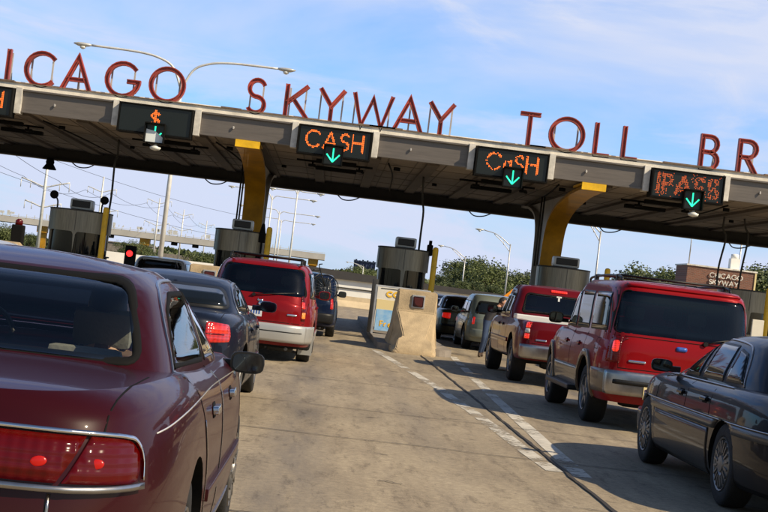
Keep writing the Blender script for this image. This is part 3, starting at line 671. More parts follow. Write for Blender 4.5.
def ribbon(bm, pts, wd, z, wob=0.0, rag=0.0, n=40):
    P_ = [Vector(p) for p in pts]; L_ = sum((b-a).length for a, b in zip(P_, P_[1:])); out_ = []
    A = []
    for a, b in zip(P_, P_[1:]):
        k = max(2, int(n*(b-a).length/L_))
        for i in range(k): A.append(a.lerp(b, i/k))
    A.append(P_[-1]); prev = None; sd_ = random.random()*50
    for i, p in enumerate(A):
        d = (A[min(i+1, len(A)-1)]-A[max(i-1, 0)]).normalized(); nn = Vector((-d.y, d.x)); p = p+nn*wob*(noise.noise(Vector((i*0.35, sd_, 0))))
        w1 = wd/2*(1+rag*random.uniform(-1, 1)); w2 = wd/2*(1+rag*random.uniform(-1, 1))
        cur = (bm.verts.new((p.x+nn.x*w1, p.y+nn.y*w1, z)), bm.verts.new((p.x-nn.x*w2, p.y-nn.y*w2, z)))
        if prev: bm.faces.new((prev[0], prev[1], cur[1], cur[0]))
        prev = cur
bm = NB()
ribbon(bm, [(2.30, 4), (2.31, 11.3), (2.30, 17.4), (2.28, 29), (2.25, 34.2)], 0.036, 0.012, 0.022, 0.35, 120)
for y in (9.2, 14.2, 17.5, 22.2, 27.0, 31.5, 36.5, 41.3): ribbon(bm, [(-18, y-0.25), (1.2, y), (16, y+0.2)], 0.022, 0.008, 0.08, 0.5, 140)
ribbon(bm, [(-2.7, 2), (-2.7, 44)], 0.03, 0.010, 0.05, 0.4, 120); ribbon(bm, [(7.0, 2), (7.0, 44)], 0.03, 0.010, 0.05, 0.4, 120)
struct('road_joint', bm, 'joint tar')
bm = NB()
for k in range(9): # short cracks and tyre scuffs
    x, y = random.uniform(-0.4, 5), random.uniform(9.5, 24); a = random.uniform(-0.5, 0.5); l = random.uniform(0.15, 0.5)
    ribbon(bm, [(x, y), (x+l*math.cos(a)*0.6, y+l*math.sin(a)), (x+l*math.cos(a), y+l*math.sin(a)*1.5)], 0.018, 0.008, 0.06, 0.6, 12)
struct('road_crack', bm, 'joint tar')
# worn gore stripes: patches of paint left on the slab
m = M['road stripe'].copy(); m.name = 'worn stripe'; t2 = m.node_tree; b2 = t2.nodes['Principled BSDF']; M['worn stripe'] = m
co2 = t2.nodes.new('ShaderNodeTexCoord'); n2 = t2.nodes.new('ShaderNodeTexNoise'); n2.inputs['Scale'].default_value = 9.0; n2.inputs['Detail'].default_value = 9; n2.inputs['Roughness'].default_value = 0.72; t2.links.new(co2.outputs['Object'], n2.inputs['Vector'])
r2 = t2.nodes.new('ShaderNodeValToRGB'); r2.color_ramp.elements[0].position = 0.49; r2.color_ramp.elements[1].position = 0.56; n3 = t2.nodes.new('ShaderNodeTexNoise'); n3.inputs['Scale'].default_value = 0.9; n3.inputs['Detail'].default_value = 3; t2.links.new(co2.outputs['Object'], n3.inputs['Vector']); av = t2.nodes.new('ShaderNodeMath'); av.operation = 'MULTIPLY_ADD'; av.inputs[1].default_value = 0.6; t2.links.new(n3.outputs['Fac'], av.inputs[0]); av2 = t2.nodes.new('ShaderNodeMath'); av2.operation = 'MULTIPLY'; av2.inputs[1].default_value = 0.5; t2.links.new(n2.outputs['Fac'], av2.inputs[0]); t2.links.new(av2.outputs[0], av.inputs[2]); t2.links.new(av.outputs[0], r2.inputs['Fac']); t2.links.new(r2.outputs['Color'], b2.inputs['Alpha'])
bm = NB()
ribbon(bm, [(1.18, 34.4), (1.62, 27.5), (1.88, 23.0), (2.13, 16.0), (2.20, 13.4)], 0.17, 0.004, 0.02, 0.03, 40)
ribbon(bm, [(3.12, 35.5), (2.82, 27.5), (2.66, 22.0), (2.55, 18.0), (2.43, 13.2)], 0.17, 0.004, 0.02, 0.03, 40)
tag(struct('lane_stripe', bm, 'worn stripe'))

# ------------------------------------------------------------------ toll islands and booths
ISL = [-12.7, -7.75, -2.8, 2.15, 7.1, 12.05]
ISLN = ['leftmost', 'behind the maroon sedan', 'behind the red minivan', 'with the blue poster', 'behind the pickup', 'at far right']
def island(cx, label):
    bm = NB(); w_ = 0.88; y0, y1 = 34.6, 60
    prof = rnd_poly([(-w_, y0), (w_, y0), (w_, y1), (-w_, y1)], 0.5)
    prism(bm, prof, -0.02, 0.16, 'XY'); bmesh.ops.recalc_face_normals(bm, faces=bm.faces)
    o = struct('island_kerb', bm, 'island concrete'); o.location = (cx, 0, 0); return o
for cx in ISL: island(cx, '')
def loft_sections(bm, secs):
    V = [[bm.verts.new(p) for p in s] for s in secs]; n = len(V[0])
    for A, B in zip(V, V[1:]):
        for k in range(n): bm.faces.new((A[k], A[(k+1) % n], B[(k+1) % n], B[k]))
    bm.faces.new(V[0][::-1]); bm.faces.new(V[-1])
def barrier(cx, label, group):
    root = thing('concrete_barrier', label, 'crash barrier', (cx, 33.9, 0), 0, group)
    bm = NB()
    # side profile stepped in height, each station a trapezoid cross-section
    S_ = [(0.0, 0.30, 0.40, 0.02), (0.05, 0.42, 0.48, 0.14), (0.30, 0.38, 0.50, 0.34), (0.38, 0.26, 0.50, 0.40), (0.85, 0.41, 0.53, 0.88), (0.92, 0.445, 0.54, 0.96), (0.95, 0.455, 0.55, 1.44), (1.55, 0.455, 0.56, 1.46), (3.4, 0.42, 0.55, 1.12)]
    secs = []
    for y, wt, wb_, h in S_: secs.append([(-wb_*1.04, y, 0), (wb_*1.04, y, 0), (wb_*1.04, y, min(h*0.3, 0.12)), (wt+(wb_-wt)*0.4, y, h*0.45), (wt, y, h), (-wt, y, h), (-wt-(wb_-wt)*0.4, y, h*0.45), (-wb_*1.04, y, min(h*0.3, 0.12))])
    loft_sections(bm, secs); bmesh.ops.recalc_face_normals(bm, faces=bm.faces)
    bmesh.ops.bevel(bm, geom=[e for e in bm.edges if e.calc_face_angle(0) > 0.3], offset=0.02, segments=2, affect='EDGES')
    obj('barrier_body', bm, 'barrier concrete', root, angle=30)
    bm = NB(); bx(bm, (0.02, 0.93, 1.20), (0.30, 0.05, 0.30), bevel=0.01); o = obj('lamp_recess', bm, 'galvanised', root)
    bm = NB(); bx(bm, (0.02, 0.905, 1.20), (0.24, 0.02, 0.24), bevel=0.03); lathe(bm, [(0.09, -0.03), (0.08, -0.012), (0.01, 0)], 20, 'Y', c=(0.02, 0.885, 1.20)); obj('lamp_lens', bm, 'dull red lens', o)
    return root
br = barrier(2.08, 'sunlit concrete crash barrier with a square red lamp, in front of the blue-poster booth', None)
dup(br, (-2.8, 33.9, 0), label='concrete crash barrier hidden behind the red minivan below the left yellow column')
dup(br, (-7.75, 33.9, 0), label='concrete crash barrier on the left island, behind the maroon sedan roof')
dup(br, (7.1, 33.9, 0), label='concrete crash barrier hidden behind the red pickup and SUV')
dup(br, (12.05, 33.9, 0), label='concrete crash barrier on the rightmost island beyond the red SUV')

def booth(cx, Y, label, h=2.73, rr=0.80, ac_w=0.56, ac_mat='lamp housing'):
    root = thing('toll_booth', label, 'toll booth', (cx, Y, 0.16), 0, 'round steel toll booths'); h -= 0.16; b0, b1 = h-1.30, h-0.66; SEG = 64
    bm = NB(); lathe(bm, [(rr-0.03, 0), (rr-0.03, b0), (rr, b0), (rr, b0-0.05)][:3], SEG); obj('lower_shell', bm, 'brushed steel', root, angle=40)
    # upper drum with arched window heads: wall strip whose lower edge follows arches
    bm = NB(); NW = 6; T = []; Bt = []; Tm = []; n = 160
    for k in range(n):
        a = 2*PI*k/n+PI/2; u = (k*NW/n) % 1; e = min(u, 1-u)*2*PI*rr/NW; mull = 0.035; rc = 0.10
        if e < mull: zb_ = b0
        elif e < mull+rc: zb_ = b1-rc+math.sqrt(max(0, rc**2-(rc-(e-mull))**2))
        else: zb_ = b1
        c_, s_ = math.cos(a), math.sin(a)
        T.append(bm.verts.new((rr*c_, rr*s_, h-0.03))); Bt.append(bm.verts.new((rr*c_, rr*s_, zb_))); Tm.append(bm.verts.new(((rr-0.05)*c_, (rr-0.05)*s_, zb_)))
    for k in range(n):
        j = (k+1) % n; bm.faces.new((T[k], T[j], Bt[j], Bt[k])); bm.faces.new((Bt[k], Bt[j], Tm[j], Tm[k]))
    bmesh.ops.recalc_face_normals(bm, faces=bm.faces); obj('upper_shell', bm, 'brushed steel', root, angle=40)
    bm = NB(); lathe(bm, [(rr-0.06, b0-0.02), (rr-0.06, b1+0.02)], SEG); o = obj('window_band', bm, 'dark glass', root, angle=40)
    bm = NB()
    for a0, wd_ in ((R(-140), 0.72), (R(-40), 0.72)):
        for da in (-wd_/2/rr, wd_/2/rr): x, y = math.cos(a0+da)*(rr+0.002), math.sin(a0+da)*(rr+0.002); bx(bm, (x, y, b0/2+0.1), (0.014, 0.014, b0-0.1), Matrix.Rotation(a0, 3, 'Z'))
    obj('door_gap', bm, 'matt black', root)
    bm = NB(); lathe(bm, [(rr-0.02, b0-0.05), (rr+0.035, b0-0.04), (rr+0.035, b0-0.005), (rr-0.02, b0)], SEG, closed=True); obj('sill_band', bm, 'dark steel', root, angle=40)
    bm = NB(); lathe(bm, [(rr+0.012, h-0.035), (rr+0.012, h), (rr-0.05, h+0.01), (0.02, h+0.02)], SEG); obj('roof', bm, 'dark steel', root, angle=40)
    bm = NB()
    for a in (R(-90), R(-20), R(200)): x, y = math.cos(a)*(rr+0.001), math.sin(a)*(rr+0.001); bx(bm, (x, y, (h+b1)/2), (0.012, 0.012, h-b1-0.06), Matrix.Rotation(a, 3, 'Z'))
    obj('panel_seams', bm, 'dark steel', root)
    if ac_w == 0: return root
    ac = NB(); bx(ac, (0.02, -0.15, h+0.02+0.16), (ac_w+0.08, 0.5, 0.32), bevel=0.06); o = obj('air_conditioner', ac, ac_mat, root, angle=40)
    g = NB(); bx(g, (0.02, -0.405, h+0.02+0.17), (ac_w-0.06, 0.012, 0.20), bevel=0.02); 
    for k in range(7): bx(g, (0.02, -0.414, h+0.10+0.025*k), (ac_w-0.10, 0.008, 0.006))
    obj('grille', g, 'dark steel', o)
    return root
b3 = booth(2.15, 46, 'round steel toll booth behind the white sign board with the blue poster', 2.68)
b2_ = booth(-2.85, 46, 'round steel toll booth below the left yellow column, behind the red minivan', 2.62)
b1_ = booth(-7.75, 46, 'round steel toll booth with two floodlights above the maroon sedan roof', 2.64, 0.94, 0.60)
b4 = booth(7.1, 46, 'round steel toll booth below the right yellow column, above the pickup', 2.68, 0.82, 0.72)
b5 = booth(12.75, 46, 'round steel toll booth at far right in front of the brick building', 2.68, 0.80, 0)
# booth 1 floodlights (a thing each: they are bolted lamps of the booth)
for s, dx in ((-1, -0.72), (1, 0.62)):
    bm = NB(); tube(bm, cr([(dx, -0.2, 2.42), (dx, -0.25, 2.68), (dx+s*0.05, -0.3, 2.80)], 4), 0.025); o = obj('floodlight', bm, 'dark steel', b1_)
    bm = NB(); lathe(bm, [(0.05, 0.1), (0.07, 0.04), (0.13, -0.12), (0.12, -0.13), (0.01, -0.10)], 16, 'Y', c=(dx+s*0.05+s*0.04, -0.34, 2.86)); obj('lamp_head', bm, 'matt black', o)
# beacon posts beside the booths, tall yellow bollards
def bollard(cx, Y, label):
    bm = NB(); lathe(bm, [(0.085, 0.14), (0.085, 2.70), (0.07, 2.76), (0.03, 2.78)], 24, c=(0, 0, 0)); lathe(bm, [(0.20, 0.12), (0.20, 0.18)], 24)
    o = obj('bollard', bm, 'yellow paint', angle=40); o.location = (cx, Y, 0); tag(o, label, 'bollard', 'tall yellow bollards'); return o
for cx, lb in ((-6.72, 'tall yellow bollard in front of the floodlit booth at left'), (-1.93, 'tall yellow bollard beside the booth behind the red minivan'), (2.98, 'tall yellow bollard beside the booth with the blue poster'), (8.1, 'tall yellow bollard behind the red pickup and SUV'), (12.95, 'tall yellow bollard at right edge beside the white box')): bollard(cx, 44, lb)
# small signal lamps / horn on booth sides
bm = NB(); bx(bm, (0, 0, 0), (0.18, 0.16, 0.34), bevel=0.03); tube(bm, [(0, 0, 0.1), (0, 0, 0.30)], 0.05)
tb = obj('signal_box', bm, 'matt black', angle=40); tb.location = (2.92, 45.8, 2.72); tag(tb, 'small black box on the roof edge of the blue-poster booth', 'signal box')
bm = NB(); bx(bm, (0, 0, 0), (0.2, 0.2, 0.3), bevel=0.02); tube(bm, [(0, 0, 0.1), (0, 0, 0.42)], [0.10, 0.04]); tube(bm, [(0, 0, -2.3), (0, 0, 0)], 0.03)
tb = obj('alarm_horn', bm, 'matt black', angle=40); tb.location = (-2.15, 44.6, 2.46); tag(tb, 'black horn on a thin post beside the booth by the left yellow column', 'horn')
# sign board
sb = thing('sign_board', 'white framed sign board with yellow letters and a blue poster, behind the barrier', 'sign board', (2.02, 41.0, 0.16))
bm = NB(); bx(bm, (0, 0, 0.72), (1.52, 0.10, 1.22), bevel=0.02); bx(bm, (-0.72, 0.1, 0.05), (0.06, 0.3, 0.14)); bx(bm, (0.72, 0.1, 0.05), (0.06, 0.3, 0.14)); obj('frame', bm, 'galvanised', sb)
bm = NB(); bx(bm, (0, -0.055, 0.73), (1.38, 0.012, 1.10)); obj('panel', bm, 'white sign', sb)
bm = NB(); bx(bm, (-0.03, -0.064, 0.79), (1.30, 0.006, 0.30)); obj('warm_band', bm, 'sign cream', sb)
bm = NB(); bx(bm, (-0.30, -0.066, 0.38), (0.72, 0.008, 0.58), bevel=0.002); o = obj('poster', bm, 'sign blue', sb)
bm = NB(); word(bm, 'Fr', (-0.52, -0.075, 0.20), 0.17, 0.03, 0.004, 0.2); word(bm, 'ee', (-0.30, -0.075, 0.20), 0.17, 0.03, 0.004, 0.14); obj('lettering', bm, 'sign yellow', o, recalc=True)
bm = NB(); word(bm, 'CO', (-0.42, -0.07, 1.02), 0.17, 0.045, 0.006, 0.22); bx(bm, (0.17, -0.068, 1.14), (0.16, 0.008, 0.05)); obj('lettering', bm, 'sign yellow', sb, recalc=True)
bm = NB(); bx(bm, (0.0, -0.068, 1.245), (1.2, 0.006, 0.02)); obj('header_line', bm, 'dark steel', sb)
# dark post at the booth's left, gate arm post
bm = NB(); bx(bm, (0, 0, 0.75), (0.16, 0.3, 1.5), bevel=0.02); o = obj('gate_post', bm, 'dark steel', angle=40); o.location = (1.28, 42.2, 0.14); tag(o, 'dark steel post at the left edge of the white sign board', 'post')
# red traffic signal + beacon post on the left
ts = thing('traffic_signal', 'black signal with lit red lamp behind the maroon sedan roof', 'traffic light', (-6.0, 45, 0))
bm = NB(); tube(bm, [(0, 0, 0), (0, 0, 1.2)], 0.05); obj('post', bm, 'dark steel', ts)
bm = NB(); bx(bm, (0, 0, 1.46), (0.32, 0.2, 0.60), bevel=0.02); lathe(bm, [(0.12, -0.22), (0.13, -0.1)], 20, 'Y', c=(0, 0, 1.52)) ; obj('housing', bm, 'matt black', ts)
bm = NB(); lathe(bm, [(0.105, 0.0), (0.09, -0.03), (0.01, -0.05)], 20, 'Y', c=(0, -0.20, 1.52)); obj('lamp', bm, 'signal red', ts)
bp_ = thing('beacon_post', 'dark island beacon with a red cap beside the floodlit booth at far left', 'beacon', (-7.55, 36.2, 0))
bm = NB(); bx(bm, (0, 0, 1.0), (0.28, 0.28, 1.75), bevel=0.03); obj('housing', bm, 'matt black', bp_)
bm = NB(); lathe(bm, [(0.09, 1.87), (0.09, 1.97), (0.04, 2.02)], 16); obj('cap', bm, 'red lens', bp_)
# white box sign at far right by bollard
bm = NB(); bx(bm, (0, 0, 1.55), (0.34, 0.1, 0.50), bevel=0.01); tube(bm, [(0, 0, 0.1), (0, 0, 1.4)], 0.04); o = obj('lane_box', bm, 'white sign'); o.location = (12.55, 43.4, 0); tag(o, 'small white box sign on a post at the right edge beside a yellow bollard', 'sign')
# ------------------------------------------------------------------ toll canopy
CF, CBK = 41.9, 56.0      # front and back of the canopy
can = thing('toll_canopy', 'long brown toll canopy over the lanes, with yellow columns and a pale parapet', 'toll canopy', (0, 0, 0))
XL, XR = -30.5, 27.5
bm = NB()
bx(bm, ((XL+XR)/2, (CF+CBK)/2+0.15, 5.38), (XR-XL, CBK-CF-0.1, 0.62)); obj('deck', bm, 'soffit', can)
bm = NB(); x = XL
k = 0
while x < XR:
    bx(bm, (x, (CF+CBK)/2, 5.04), (0.34, CBK-CF-0.5, 0.10)); x += 4.95/3; k += 1
obj('soffit_ribs', bm, 'soffit beam', can)
bm = NB(); x = XL+0.4
while x < XR:
    bx(bm, (x, (CF+CBK)/2, 5.066), (0.03, CBK-CF-0.6, 0.01)); x += 0.825
for y in (44.5, 47, 49.8, 52.6): bx(bm, ((XL+XR)/2, y, 5.065), (XR-XL-0.2, 0.035, 0.012))
obj('soffit_joints', bm, 'soffit beam', can)
bm = NB(); bx(bm, ((XL+XR)/2, CBK+0.06, 5.02), (XR-XL, 0.28, 0.72)); bx(bm, ((XL+XR)/2, CBK-0.12, 4.66), (XR-XL, 0.5, 0.06)); obj('rear_edge_beam', bm, 'dark steel', can)
bm = NB(); bx(bm, ((XL+XR)/2, CF-0.02, 5.76), (XR-XL, 0.40, 0.17)); bx(bm, ((XL+XR)/2, CF+0.3, 5.80), (XR-XL, 0.24, 0.22)); obj('parapet', bm, 'parapet', can)
bm = NB(); bx(bm, ((XL+XR)/2, CF-0.235, 5.835), (XR-XL, 0.05, 0.02)); 
random.seed(5)
for i in range(26): bx(bm, (random.uniform(XL, XR), CF-0.18, 5.86), (random.uniform(0.3, 1.4), 0.16, 0.045))
obj('parapet_cap', bm, 'rusty cap', can)
LC = [-20.15, -15.2, -10.25, -5.3, -0.33, 4.62, 9.57, 14.5, 19.5]       # lane centres
for a, b_ in zip(LC[:-1], LC[1:]):
    x0, x1 = a+1.03, b_-1.03; xm = (x0+x1)/2
    bm = NB(); bx(bm, (xm, CF-0.10, 5.345), (x1-x0-0.38, 0.20, 0.62)); bx(bm, (xm, CF-0.24, 5.645), (x1-x0-0.40, 0.10, 0.045)); bx(bm, (xm, CF-0.22, 5.055), (x1-x0-0.40, 0.06, 0.045))
    o = obj('fascia_panel', bm, 'fascia metal', can)
    bm = NB()
    bm.free()
    for xx in (x0+0.10, x1-0.10): bm = NB(); bx(bm, (xx, CF-0.16, 5.34), (0.175, 0.36, 0.72), bevel=0.008); obj('fascia_end', bm, 'fascia trim', can)
    bm = NB(); lathe(bm, [(0.03, -0.04), (0.03, 0.0)], 12, 'Y', c=(xm-0.35, CF-0.21, 5.33)); bx(bm, (xm-0.35, CF-0.25, 5.33), (0.04, 0.04, 0.08), bevel=0.01); obj('fascia_lamp', bm, 'grey steel', can)
# soffit fittings: conduits, junction boxes, fluorescent battens
for lc in LC:
    bm = NB()
    bx(bm, (lc+0.1, 44.6, 4.93), (1.2, 0.26, 0.12), bevel=0.02); bx(bm, (lc+0.1, 47.4, 4.93), (1.3, 0.26, 0.12), bevel=0.02)
    tube(bm, [(lc-1.1, 45.2, 4.95), (lc+1.2, 45.2, 4.95)], 0.03); tube(bm, [(lc-0.6, 44.9, 4.95), (lc-0.6, 44.9, 4.80), (lc-0.45, 44.9, 4.76)], 0.035); tube(bm, [(lc+0.8, 44.9, 4.95), (lc+0.8, 44.9, 4.80), (lc+0.95, 44.9, 4.76)], 0.035)
    bx(bm, (lc-0.62, 44.9, 4.80), (0.22, 0.16, 0.08), bevel=0.02); bx(bm, (lc+0.82, 44.9, 4.80), (0.22, 0.16, 0.08), bevel=0.02)
    lathe(bm, [(0.10, 4.90), (0.10, 5.0)], 16, c=(lc+1.9, 44.3, 0)); lathe(bm, [(0.08, 4.92), (0.08, 5.0)], 16, c=(lc-1.6, 49.0, 0))
    tube(bm, cr([(lc+1.6, 43.0, 4.98), (lc+1.9, 47.5, 4.97), (lc+2.1, 55, 4.97)], 4), 0.025)
    obj('soffit_fittings', bm, 'matt black', can)
    bm = NB()       # sagging cables at the rear edge
    tube(bm, cr([(lc+0.2, 55.9, 4.66), (lc+0.45, 56.1, 4.50), (lc+0.8, 56.1, 4.52), (lc+1.1, 55.9, 4.66)], 5), 0.022); obj('loose_cable', bm, 'dark steel', can)
# columns: cranked I-section, yellow front flange, grey web and rear flange
def column(cx):
    w_ = 0.66; fr = cr([(41.68, 4.86), (42.4, 4.86), (44.2, 4.80), (46.6, 4.52), (47.9, 4.05), (48.35, 3.2), (48.55, 1.8), (48.6, 0.1)], 6)
    bk = cr([(55.0, 4.98), (53.8, 4.90), (52.6, 4.80), (51.2, 4.52), (50.5, 4.05), (50.25, 3.2), (50.15, 1.8), (50.1, 0.1)], 6)
    def flange(path, th, m, nm):
        bm = NB(); prev = None
        for i, (y, z) in enumerate(path):
            d = Vector(path[min(i+1, len(path)-1)])-Vector(path[max(i-1, 0)]); n = Vector((-d.y, d.x)).normalized()*th/2
            cur = [bm.verts.new((cx+sx_*w_/2, y+s*n.x, z+s*n.y)) for sx_, s in ((-1, -1), (1, -1), (1, 1), (-1, 1))]
            if prev:
                for k in range(4): bm.faces.new((prev[k], prev[(k+1) % 4], cur[(k+1) % 4], cur[k]))
            else: bm.faces.new(cur[::-1])
            prev = cur
        bm.faces.new(prev); bmesh.ops.recalc_face_normals(bm, faces=bm.faces)
        o = obj(nm, bm, m, can, angle=40); return o
    root = flange(fr, 0.09, 'yellow steel', 'column_flange'); flange(bk, 0.09, 'grey steel', 'column_flange')
    bm = NB(); n = len(fr); A = [[bm.verts.new((cx+s*0.16, y, z)) for y, z in fr] for s in (-1, 1)]; B = [[bm.verts.new((cx+s*0.16, y, z)) for y, z in bk] for s in (-1, 1)]
    for s in (0, 1):
        for i in range(n-1): bm.faces.new((A[s][i], A[s][i+1], B[s][i+1], B[s][i]))
    bmesh.ops.recalc_face_normals(bm, faces=bm.faces); obj('column_web', bm, 'grey steel', can)
    bm = NB(); bx(bm, (cx, 41.62, 4.92), (w_+0.02, 0.10, 0.20)); bx(bm, (cx, 42.4, 4.98), (w_+0.02, 1.5, 0.06)); obj('column_end_plate', bm, 'yellow paint', can)
    bm = NB()
    for dx in (-0.42, -0.5): tube(bm, [(cx+dx, 48.3, 4.95), (cx+dx, 48.3, 2.7)], 0.028)
    obj('column_conduit', bm, 'dark steel', can)
for cx in (-12.7, -2.72, 7.0, 16.9): column(cx)
# conduits hanging from the canopy to the booths
def conduit(pts, label):
    bm = NB(); tube(bm, cr(pts, 5), 0.032, 8); o = obj('conduit', bm, 'dark steel'); tag(o, label, 'conduit')
conduit([(-7.0, 46.6, 4.98), (-6.98, 46.6, 4.5), (-7.02, 46.5, 4.2), (-7.0, 46.5, 3.2), (-7.02, 46.3, 2.2)], 'thin dark conduit dropping from canopy to the floodlit booth at left')
conduit([(2.5, 46.5, 5.0), (2.55, 46.5, 4.3), (2.62, 46.4, 3.9), (2.62, 46.4, 3.2), (2.62, 46.4, 2.62)], 'thin dark conduit dropping from canopy to the booth with the blue poster')
conduit([(12.3, 47.6, 5.0), (12.3, 47.6, 4.6), (12.42, 47.6, 4.3), (12.3, 47.6, 3.4), (12.3, 47.6, 2.7)], 'left one of two dark conduits dropping in front of the brick building')
conduit([(12.95, 47.6, 5.0), (13.02, 47.6, 4.7), (13.14, 47.6, 4.4), (13.04, 47.6, 3.4), (13.0, 47.6, 2.7)], 'right one of two dark conduits dropping in front of the brick building')
bm = NB(); lathe(bm, [(0.12, 4.72), (0.16, 4.58), (0.14, 4.50), (0.26, 4.32), (0.24, 4.30), (0.02, 4.40)], 20); o = obj('loudspeaker', bm, 'matt black', angle=40); o.location = (-10.75, 55.6, -0.05); tag(o, 'black bell-shaped loudspeaker hanging under the rear edge of the canopy at left', 'loudspeaker')

# LED lane signs
def led_sign(cx, txt, label, lit=1.0, garble=0.0, thick=0.048, size=0.42, dy=0.04, seed=1, keep=1.0, lm='led orange'):
    root = thing('led_sign', label, 'LED sign', (cx, CF-0.42, 5.24), 0, 'dot matrix lane signs on the canopy')
    bm = NB(); bx(bm, (0, 0.15, 0.0), (2.04, 0.5, 0.80), bevel=0.012); bx(bm, (0, -0.12, 0.385), (2.04, 0.10, 0.035)); bx(bm, (0, -0.12, -0.385), (2.04, 0.10, 0.035)); bx(bm, (-1.0, -0.12, 0), (0.035, 0.10, 0.735)); bx(bm, (1.0, -0.12, 0), (0.035, 0.10, 0.735)); obj('housing', bm, 'matt black', root)
    bm = NB(); bx(bm, (0, -0.105, 0), (1.94, 0.01, 0.72)); o = obj('display', bm, 'led board', root)
    segs = []; x = -word_w(txt, size, 0.24)/2
    for ch in txt:
        if ch == ' ': x += 0.4*size; continue
        for cl, pts in GL[ch][1]:
            P_ = [Vector((x+a*size, dy-size/2+b*size)) for a, b in pts]+([Vector((x+pts[0][0]*size, dy-size/2+pts[0][1]*size))] if cl else [])
            segs += list(zip(P_, P_[1:]))
        x += (GL[ch][0]+0.24)*size
    rng = random.Random(seed); U = NB(); Lb = NB(); p = 0.034; nx, nz_ = 56, 21
    for i in range(nx):
        for j in range(nz_):
            a, b_ = (i-(nx-1)/2)*p, (j-(nz_-1)/2)*p; q = Vector((a, b_)); d = min((seg_dist(q, s, e) for s, e in segs), default=9)
            on = d < thick*0.60 and rng.random() < keep
            if garble and abs(a) < 0.93 and rng.random() < garble: on = not on
            t_ = Lb if on else U; r_ = 0.0145 if on else 0.009; y = -0.114
            t_.faces.new([t_.verts.new((a+r_*math.cos(R(60*k)), y, b_+r_*math.sin(R(60*k)))) for k in range(6)])
    obj('dark_dots', U, 'led unlit', o); obj('lit_dots', Lb, lm, o); return root
led_sign(-10.25, 'CASH', 'dot matrix sign cut by the left edge of the photo, partly lit orange', seed=2)
led_sign(-5.3, '$', 'dot matrix sign with one orange dollar sign', seed=3)
led_sign(-0.33, 'CASH', 'dot matrix sign reading CASH in orange over the centre lane', seed=4, size=0.44)
led_sign(4.62, 'CaSH', 'dot matrix sign with broken orange CASH, upper halves of letters fading', seed=5, keep=0.86, size=0.44)
led_sign(9.57, 'IPASS', 'dot matrix sign filled with scrambled orange dots, above the red SUV', seed=6, garble=0.07, size=0.50, dy=0.0, keep=0.80, thick=0.085, lm='led dim')
def lane_signal(cx, label, glare=False, dome=False):
    root = thing('lane_signal', label, 'lane signal', (cx, CF-0.62, 4.87), 0, 'green arrow lane signals')
    bm = NB()
    bx(bm, (0, 0.1, 0), (0.50, 0.2, 0.54)); 
    for c, s in (((0, -0.10, 0.265), (0.54, 0.24, 0.03)), ((0, -0.06, -0.265), (0.54, 0.14, 0.03)), ((-0.262, -0.08, 0), (0.03, 0.2, 0.54)), ((0.262, -0.08, 0), (0.03, 0.2, 0.54))): bx(bm, c, s)
    bx(bm, (0, 0.28, 0.2), (0.06, 0.2, 0.06)); obj('housing', bm, 'matt black', root)
    bm = NB(); bx(bm, (0, -0.004, 0), (0.47, 0.01, 0.50)); obj('face', bm, 'led board', root)
    bm = NB()
    for a, b_ in (((0, 0.20), (0, -0.16)), ((-0.18, 0.03), (0, -0.18)), ((0.18, 0.03), (0, -0.18))):
        A, B = Vector((a[0], -0.014, a[1])), Vector((b_[0], -0.014, b_[1])); tube(bm, [A, B], 0.020, 8)
    obj('arrow', bm, 'arrow green', root)
    if glare:
        bm = NB(); prism(bm, [(-0.235, -0.25), (0.235, -0.25), (0.235, -0.10), (0.02, 0.06), (-0.235, 0.10)], -0.05, -0.044); obj('painted_glare', bm, 'glare white', root, recalc=True)  # white shape painted over the face as glare, no real hood
    if dome:
        bm = NB(); lathe(bm, [(0.02, -0.47), (0.13, -0.44), (0.16, -0.38), (0.05, -0.33), (0.03, -0.27)], 16, c=(0.06, -0.02, 0)); obj('dome_lamp', bm, 'lamp glass', root, recalc=True)
lane_signal(-5.3+0.05, 'lane signal with white glare painted over its lower half under the dollar sign', True, True)
lane_signal(-0.33, 'green down arrow lane signal under the CASH sign over the centre lane')
lane_signal(4.62+0.05, 'green down arrow lane signal under the broken CASH sign')
lane_signal(9.57+0.15, 'green down arrow lane signal under the scrambled orange sign, small lamp below', False, True)
lane_signal(-10.25, 'green down arrow lane signal beyond the left edge')

